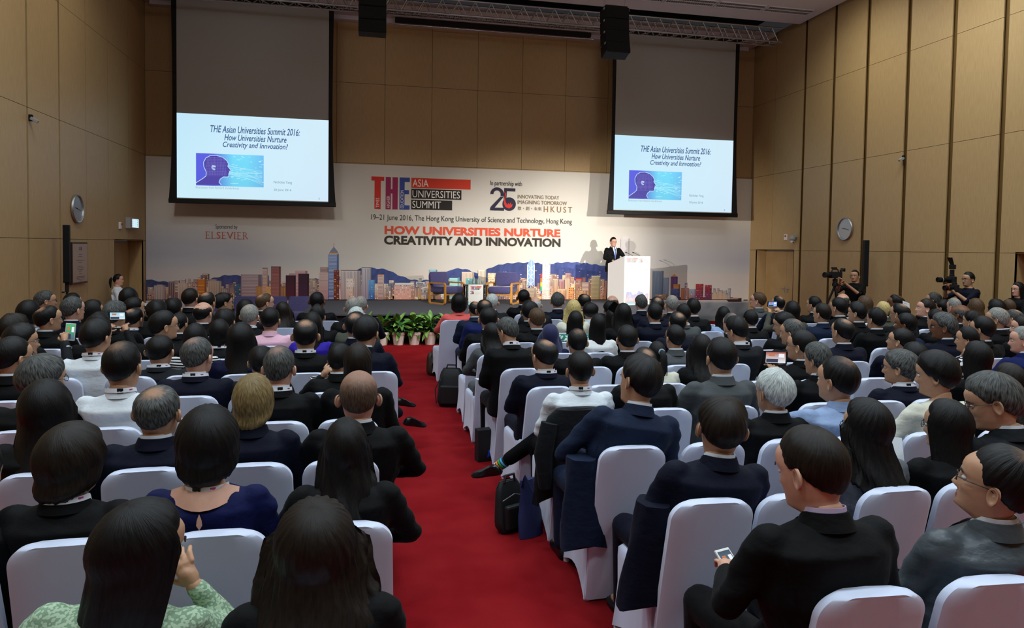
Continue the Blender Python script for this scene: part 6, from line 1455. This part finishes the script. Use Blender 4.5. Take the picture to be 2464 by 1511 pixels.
def wrist_band(i, x, y, z, d, r_, m_, label, cat='watch', nm='wristwatch'):
    t = thing(nm, label, cat, rel(i, x, y, z)); q = Vector(d).to_track_quat('Z', 'Y').to_matrix(); b = MB()
    b.tube([tuple(q @ Vector((r_ * math.cos(a), r_ * math.sin(a), 0))) for a in [2 * PI * k / 18 for k in range(19)]], .007, 8, cap=False); b.build('strap', m_, t, True)
    MB().lathe([(0, 0), (.016, 0), (.017, .006), (0, .007)], 16, tuple(q @ Vector((0, -r_ - .004, 0)) - Vector((0, 0, 0)))).build('dial', BLACKG, t)
wrist_band('149', -.187, .215, 1.12, (.3, .5, 1), .036, BLACK, 'black watch on the raised wrist of the light blue shirt')
wrist_band('102', -.115, .26, 1.10, (.5, .6, 1), .034, BLACK, 'black watch on the olive sleeve raising a phone')
wrist_band('53', -.19, .04, 1.03, (.3, -.2, 1), .034, CHROME, 'chunky silver bracelet on the hand lifted near the aisle', 'bracelet', 'bracelet')
wrist_band('33', .195, .215, 1.12, (-.3, .5, 1), .034, CHROME, 'thin silver bracelet on the wrist holding the green-lit phone', 'bracelet', 'bracelet')

# keyhole at the back of the navy dress, bare back neckline
p = PL['56'][0]; b = MB(); sk_ = MATS['skin_l']
b = MB(); rs = []
for k in range(9):
    u = k / 8; xx = -.115 + .23 * u; e = 1 - (2 * u - 1) ** 2; yb_ = -.125 - .085 - .032 * e
    rs.append([(xx, yb_ + .045 * (2 * u - 1) ** 2, 1.035 - .028 * e), (xx, yb_ + .022 + .05 * (2 * u - 1) ** 2, 1.062), (xx * .62, -.188 + .03 * (2 * u - 1) ** 2, 1.083)])
b.rings(rs, cap=False, closed=False); b.build('bare_back', sk_, p, True)
b = MB(); b.add([(0, -.2465, 1.0), (.008, -.2465, .975), (.010, -.2460, .955), (0, -.2450, .935), (-.010, -.2460, .955), (-.008, -.2465, .975)], [(0, 1, 2, 3, 4, 5)]); b.build('keyhole', sk_, p)

# coat over the chair of the white-shirted man, jacket tails
def coat(x, y, label, col, w_=.25, z1=.955, z0=.33, drop=0):
    t = thing('draped_coat', label, 'coat', (x, y, 0)); b = MB(); rs = []; n = 12; rs_ = np.random.RandomState(3)
    for k in range(n + 1):
        u = k / n; ring = []
        for j in range(28):
            a = 2 * PI * j / 28; c, s_ = math.cos(a), math.sin(a); z = z1 - (z1 - z0) * u
            wx = w_ * (.80 + .24 * min(1, u * 3)) * (1 - (0 if u > .1 else (1 - u / .1) * .25)); wy = .055 + .05 * min(1, u * 2)
            f = 1 + .05 * math.sin(a * 7 + k * .2) * u * 2; ring.append((wx * abs(c) ** .7 * (1 if c > 0 else -1) * f, -.015 + (.10 * u) - wy * s_ * f, z - (.05 * math.sin(a * 2.5) * u if u > .8 else 0)))
        rs.append(ring)
    b.rings(rs, cap=False); b.add(rs[0], [tuple(range(28))]); b.build('coat_body', cloth(col, True), t, True)
    b = MB(); b.rings([[(q[0] * s2 * .4, -.02 - q[1], z1 - .012 + dz) for q in [(math.cos(a) * .25, math.sin(a) * .03) for a in [2 * PI * j / 16 for j in range(16)]]] for dz, s2 in ((-.02, 1.1), (.012, 1.0), (.018, .7))]); b.build('coat_collar', cloth(col, True), t, True)
    MB().tube([(-w_ * .82, -.05, z1 - .08), (-w_ * .98, -.06, z1 - .28), (-w_ * .9, -.05, z1 - .50)], [.055, .062, .045], 12).build('sleeve', cloth(col, True), t, True)
coat(1.35, P0 + PT * 3, 'dark grey coat draped over the aisle chair of the flat-cut black-haired sitter', 'C')
def tails(x, y, z, w_, h_, label, col, sk=0.0):
    t = thing('jacket_tail', label, 'jacket', (x, y, z)); b = MB(); rs = []
    for k in range(9):
        u = k / 8; rs.append([(sk * u + w_ * (.6 + .45 * u) * math.cos(a) * (1 + .07 * math.sin(5 * a + k)), .09 * math.sin(a) * (1 + .1 * math.sin(4 * a)), -h_ * u * (1 + .05 * math.cos(a * 2) * u)) for a in [2 * PI * j / 22 for j in range(22)]])
    b.rings(rs); b.build('cloth', cloth(col, True), t, True); return t
tails(1.17, 3.66, .84, .14, .50, 'hanging tails of the wide blue-black suit beside its chair', 'M', .03)
tails(1.27, 2.90, .86, .12, .46, 'hanging tails of the navy suit slumped over the chair back', 'N', -.04)

# bags
BAG = mat('bag_black', '121315', .6, bump=.3, bscale=60); BRN = mat('bag_brown', '33241c', .5, bump=.3, bscale=30); NVB = mat('bag_navy', '1a2350', .6, bump=.4, bscale=20)
def bag(loc, rz, d, m_, label, strap=True, name='bag'):
    t = thing(name, label, 'bag', loc, rz); b = MB(); rs = []
    for k in range(10):
        u = k / 9; s_ = (1 - (2 * u - 1) ** 6 * .25) * (1 - .22 * u); rs.append([(q[0], q[1] + .05 * u, .004 + d[2] * u) for q in rrect(0, 0, d[0] * s_, d[1] * s_ * (1 - .3 * u), min(d[0], d[1]) * .25)])
    b.rings(rs); b.build('bag_body', m_, t, True)
    b = MB(); rs = []
    for k in range(5): u = k / 4; rs.append([(q[0], -d[1] * .46 + .03 * u * d[2] - .03 + .03 * abs(2 * u - 1), .03 + d[2] * .5 * u) for q in rrect(0, 0, d[0] * .7, .05, .02)])
    MB().box((0, -d[1] * .45, d[2] * .34), (d[0] * .68, .05, d[2] * .5), ch=.015).build('front_pocket', m_, t)
    MB().tube([(-d[0] * .18, .03, d[2]), (-d[0] * .14, .03, d[2] + .05), (d[0] * .14, .03, d[2] + .05), (d[0] * .18, .03, d[2])], .010, 8).build('handle', m_, t, True)
    MB().tube([(-d[0] * .40, -.03, d[2] * .7), (0, -.03, d[2] * .80), (d[0] * .40, -.03, d[2] * .7)], .003, 6).build('zip', METAL, t)
    if strap: MB().tube([(-d[0] * .3, -d[1] * .3, d[2] * .85), (-d[0] * .5, -d[1] * .55, d[2] * .5), (-d[0] * .46, -d[1] * .5, .05)], .012, 8, flat=.4).build('strap', m_, t, True)
    return t
bag((1.02, 8.62, 0), -.25, (.36, .24, .46), BAG, 'bulky black backpack on the red aisle carpet beside the right block', name='backpack')
bag((1.02, 10.75, 0), .5, (.28, .16, .34), BRN, 'dark brown shoulder bag on the aisle carpet behind the backpack', name='shoulder_bag')
bag((1.00, 4.72, 0), .45, (.26, .10, .34), BAG, 'flat black laptop bag leaning on the aisle side of a chair', False, 'laptop_bag')
t = thing('cloth_tote', 'navy cloth tote with handle leaning against the flat black laptop bag', 'bag', (1.12, 4.62, 0), .5); b = MB(); rs = []
for k in range(9): u = k / 8; rs.append([(.11 * (1 - .45 * u) * math.cos(a) * (1 + .12 * math.sin(4 * a + k)), (.05 * (1 - .5 * u)) * math.sin(a) + .05 * u, .003 + .38 * u) for a in [2 * PI * j / 20 for j in range(20)]])
b.rings(rs); b.build('bag_body', NVB, t, True); MB().tube([(-.06, .03, .34), (-.09, -.02, .44), (-.02, -.04, .30), (-.05, -.05, .16)], .012, 8, flat=.4).build('handle', NVB, t, True)
t = thing('paper_carrier', 'black carrier bag with blue lettering under the aisle seat of the looking-down sitter', 'bag', (1.10, 6.35, 0), .2); MB().box((0, 0, .15), (.22, .10, .30), ch=.006).build('bag_body', BAG, t); b = MB(); text_on(b, 'k', -.02, .04, .04, .11, -.052, '2c4cd8', .02, .2); b.build('lettering', PRINT, t)
# striped sock and outstretched shoes on the aisle
def leg_out(x0, y0, z0, x1, y1, z1, label, col, sock=None):
    t = thing('crossed_leg', label, 'leg', (x0, y0, z0))
    return t

# ------------------------------------------------------------------ people on their feet
spk = make_person(6.30, 17.20, 1.71, 1.0, 'S', 'k', -4, 4, 'K', 'gc', 'l', 'person in black suit and blue tie speaking behind the lectern', rz=PI + .15, stand=1, z0=.6 + .372, near=1, pose='lectern')
def front(zs, hw_, off, name, m_, par):
    b = MB(); rs = []
    for z, w_ in zip(zs, hw_):
        yf = np.interp(z, [.70, .85, .95, 1.02, 1.06, 1.09], [.010, .018, .016, -.004, -.030, -.058]) + off
        rs.append([(-w_, yf - .25 * w_ * w_ / .06, z), (-w_ * .5, yf - .05 * w_ * w_ / .06, z), (0, yf, z), (w_ * .5, yf - .05 * w_ * w_ / .06, z), (w_, yf - .25 * w_ * w_ / .06, z)])
    b.rings(rs, cap=False, closed=False); return b.build(name, m_, par, True)
front([.76, .85, .93, 1.0, 1.05, 1.085], [.004, .020, .038, .052, .056, .050], .006, 'shirt_front', SHIRTW, spk)
front([.78, .82, .92, 1.0, 1.05, 1.065, 1.082], [.002, .020, .018, .015, .012, .016, .014], .011, 'tie', mat('blue_tie', '3c5fa8', .5), spk)
for s_ in (-1, 1):
    b = MB(); rs = []
    for z, a, c in ((.76, .002, .020), (.85, .018, .052), (.93, .036, .082), (.98, .047, .098), (.985, .049, .075), (1.05, .056, .078), (1.09, .052, .066)):
        yf = np.interp(z, [.70, .85, .95, 1.02, 1.06, 1.09], [.010, .018, .016, -.004, -.030, -.058]); rs.append([(s_ * a, yf + .010 - 1.2 * a * a, z), (s_ * c, yf + .008 - 3.0 * c * c, z)])
    b.rings(rs, cap=False, closed=False); b.build('lapel', cloth('K', True), spk, True)
MB().ball((.0, .030, 1.01), .012, n=10, k=7).build('clip_microphone', BLACK, spk, True)
TROUD = mat('trousers_dark', '0f1014', .8)
vid = make_person(9.52, 12.25, 1.64, .98, 'B', 'k', -14, 0, 'K', 't', 'm', 'person in black T-shirt working a video camera on a tripod by the right wall', rz=math.radians(112), stand=1, z0=.358, near=1, pose='cam')
pho = make_person(9.93, 10.0, 1.69, 1.0, 'S', 'k', 0, 0, 'N', 'gt', 'm', 'person in navy T-shirt and glasses photographing with a long lens at the right', rz=math.radians(88), stand=1, z0=.37, near=1, pose='cam')
ush = make_person(10.10, 9.22, 1.55, .95, 'LL', 'k', 0, 2, 'K', 't', 'l', 'standing person with long black hair in black at the right door, left profile', rz=math.radians(84), stand=1, z0=.34, near=1)
for p, s_ in ((vid, .965), (pho, .99), (ush, .91)): p.scale = (s_, s_, s_)
make_person(-4.90, 15.42, 1.335, .95, 'P', 'k', 0, 0, 'W', 't', 'l', 'person with black ponytail in white top on a chair by the left door, right profile', rz=math.radians(-82), near=1)
make_chair(-5.10 + .02, 15.40, math.radians(-82), 'white covered chair of the ponytailed person beside the left door', 'ushers chairs')

# video camera on tripod
t = thing('video_camera', 'black video camera with side screen and eyepiece on the tripod at right', 'camera', (9.17, 12.28, 1.50), math.radians(100))
MB().box((0, 0, .05), (.12, .26, .13), ch=.012).build('body', BLACK, t); MB().lathe([(0, .13), (.045, .13), (.048, .24), (.055, .25), (.055, .29), (.0, .285)], 18, (0, 0, .05), axis='y').build('lens', BLACKG, t, True)
MB().tube([(0, -.08, .11), (0, -.06, .16), (0, .08, .16), (0, .10, .11)], .012, 8).build('top_handle', BLACK, t, True); MB().tube([(0, .10, .19), (0, -.03, .19)], .018, 10).build('microphone', BLACK, t, True)
MB().box((.0, -.20, .15), (.10, .03, .065), ch=.004).build('side_screen', BLACKG, t); MB().tube([(-.03, -.10, .13), (-.03, -.2, .16)], .02, 10).build('eyepiece', BLACK, t, True); MB().ball((.0, .10, .155), .008, n=8, k=5).build('tally_light', REDP, t, True)
MB().tube([(.02, .0, -.02), (.08, .03, -.10), (.10, .04, -.22), (.06, .0, -.30)], .004, 6).build('cable', mat('cable_yellow', 'a89830', .6), t, True)
t = thing('camera_tripod', 'black tripod under the video camera at the right wall', 'tripod', (9.17, 12.28, 0))
MB().lathe([(0, 1.32), (.05, 1.32), (.06, 1.36), (.045, 1.40), (.05, 1.46), (0, 1.485)], 16).build('fluid_head', BLACK, t, True); MB().tube([(0, 0, 1.38), (.18, -.12, 1.30), (.30, -.2, 1.24)], .010, 8).build('pan_bar', BLACK, t, True)
for k in range(3): a = k * 2 * PI / 3 + 2.7; MB().tube([(0, 0, 1.33), (.25 * math.cos(a), .25 * math.sin(a), .65), (.46 * math.cos(a), .46 * math.sin(a), .01)], [.022, .018, .012], 8).build('leg', BLACK, t, True)
# stills camera with flash, and a second one
def stills(loc, rz, label, L_, flash):
    t = thing('stills_camera', label, 'camera', loc, rz); MB().box((0, 0, 0), (.15, .07, .12), ch=.012).build('body', BLACK, t)
    MB().lathe([(0, .03), (.035, .03), (.036, L_ * .5), (.042, L_ * .55), (.044, L_), (.036, L_), (.034, L_ - .01), (0, L_ - .012)], 20, axis='y').build('lens', BLACKG, t, True)
    MB().lathe([(.0435, L_ * .70), (.0455, L_ * .70), (.0455, L_ * .74), (.0435, L_ * .74)], 20, axis='y', cap=False).build('lens_ring', REDP if not flash else GREYP, t, True)
    MB().box((0, .0, .075), (.06, .06, .04), ch=.008).build('viewfinder', BLACK, t)
    if flash:
        MB().box((0, 0, .13), (.055, .05, .09), ch=.006).build('flash_base', BLACK, t); MB().box((0, -.005, .22), (.07, .085, .075), ch=.008).build('flash_head', BLACK, t)
        b = MB(); rs = []
        for k in range(7): u = k / 6; rs.append([(q[0], q[1] + .06 * u, .25 + .13 * u) for q in rrect(0, 0, .075 + .03 * u, .02, .008)])
        b.rings(rs); b.build('bounce_card', BLACK, t, True); MB().tube([(.03, -.03, .30), (.03, -.05, .18), (.02, -.03, .05)], .004, 6).build('cord', BLACK, t, True)
    return t
stills((9.71, 10.0, 1.565), math.radians(90), 'black stills camera with long lens and tall flash at the photographer\'s eye', .28, True)
stills((9.70, 9.93, 1.43), math.radians(90), 'second black stills camera with red ring below the first', .20, False)
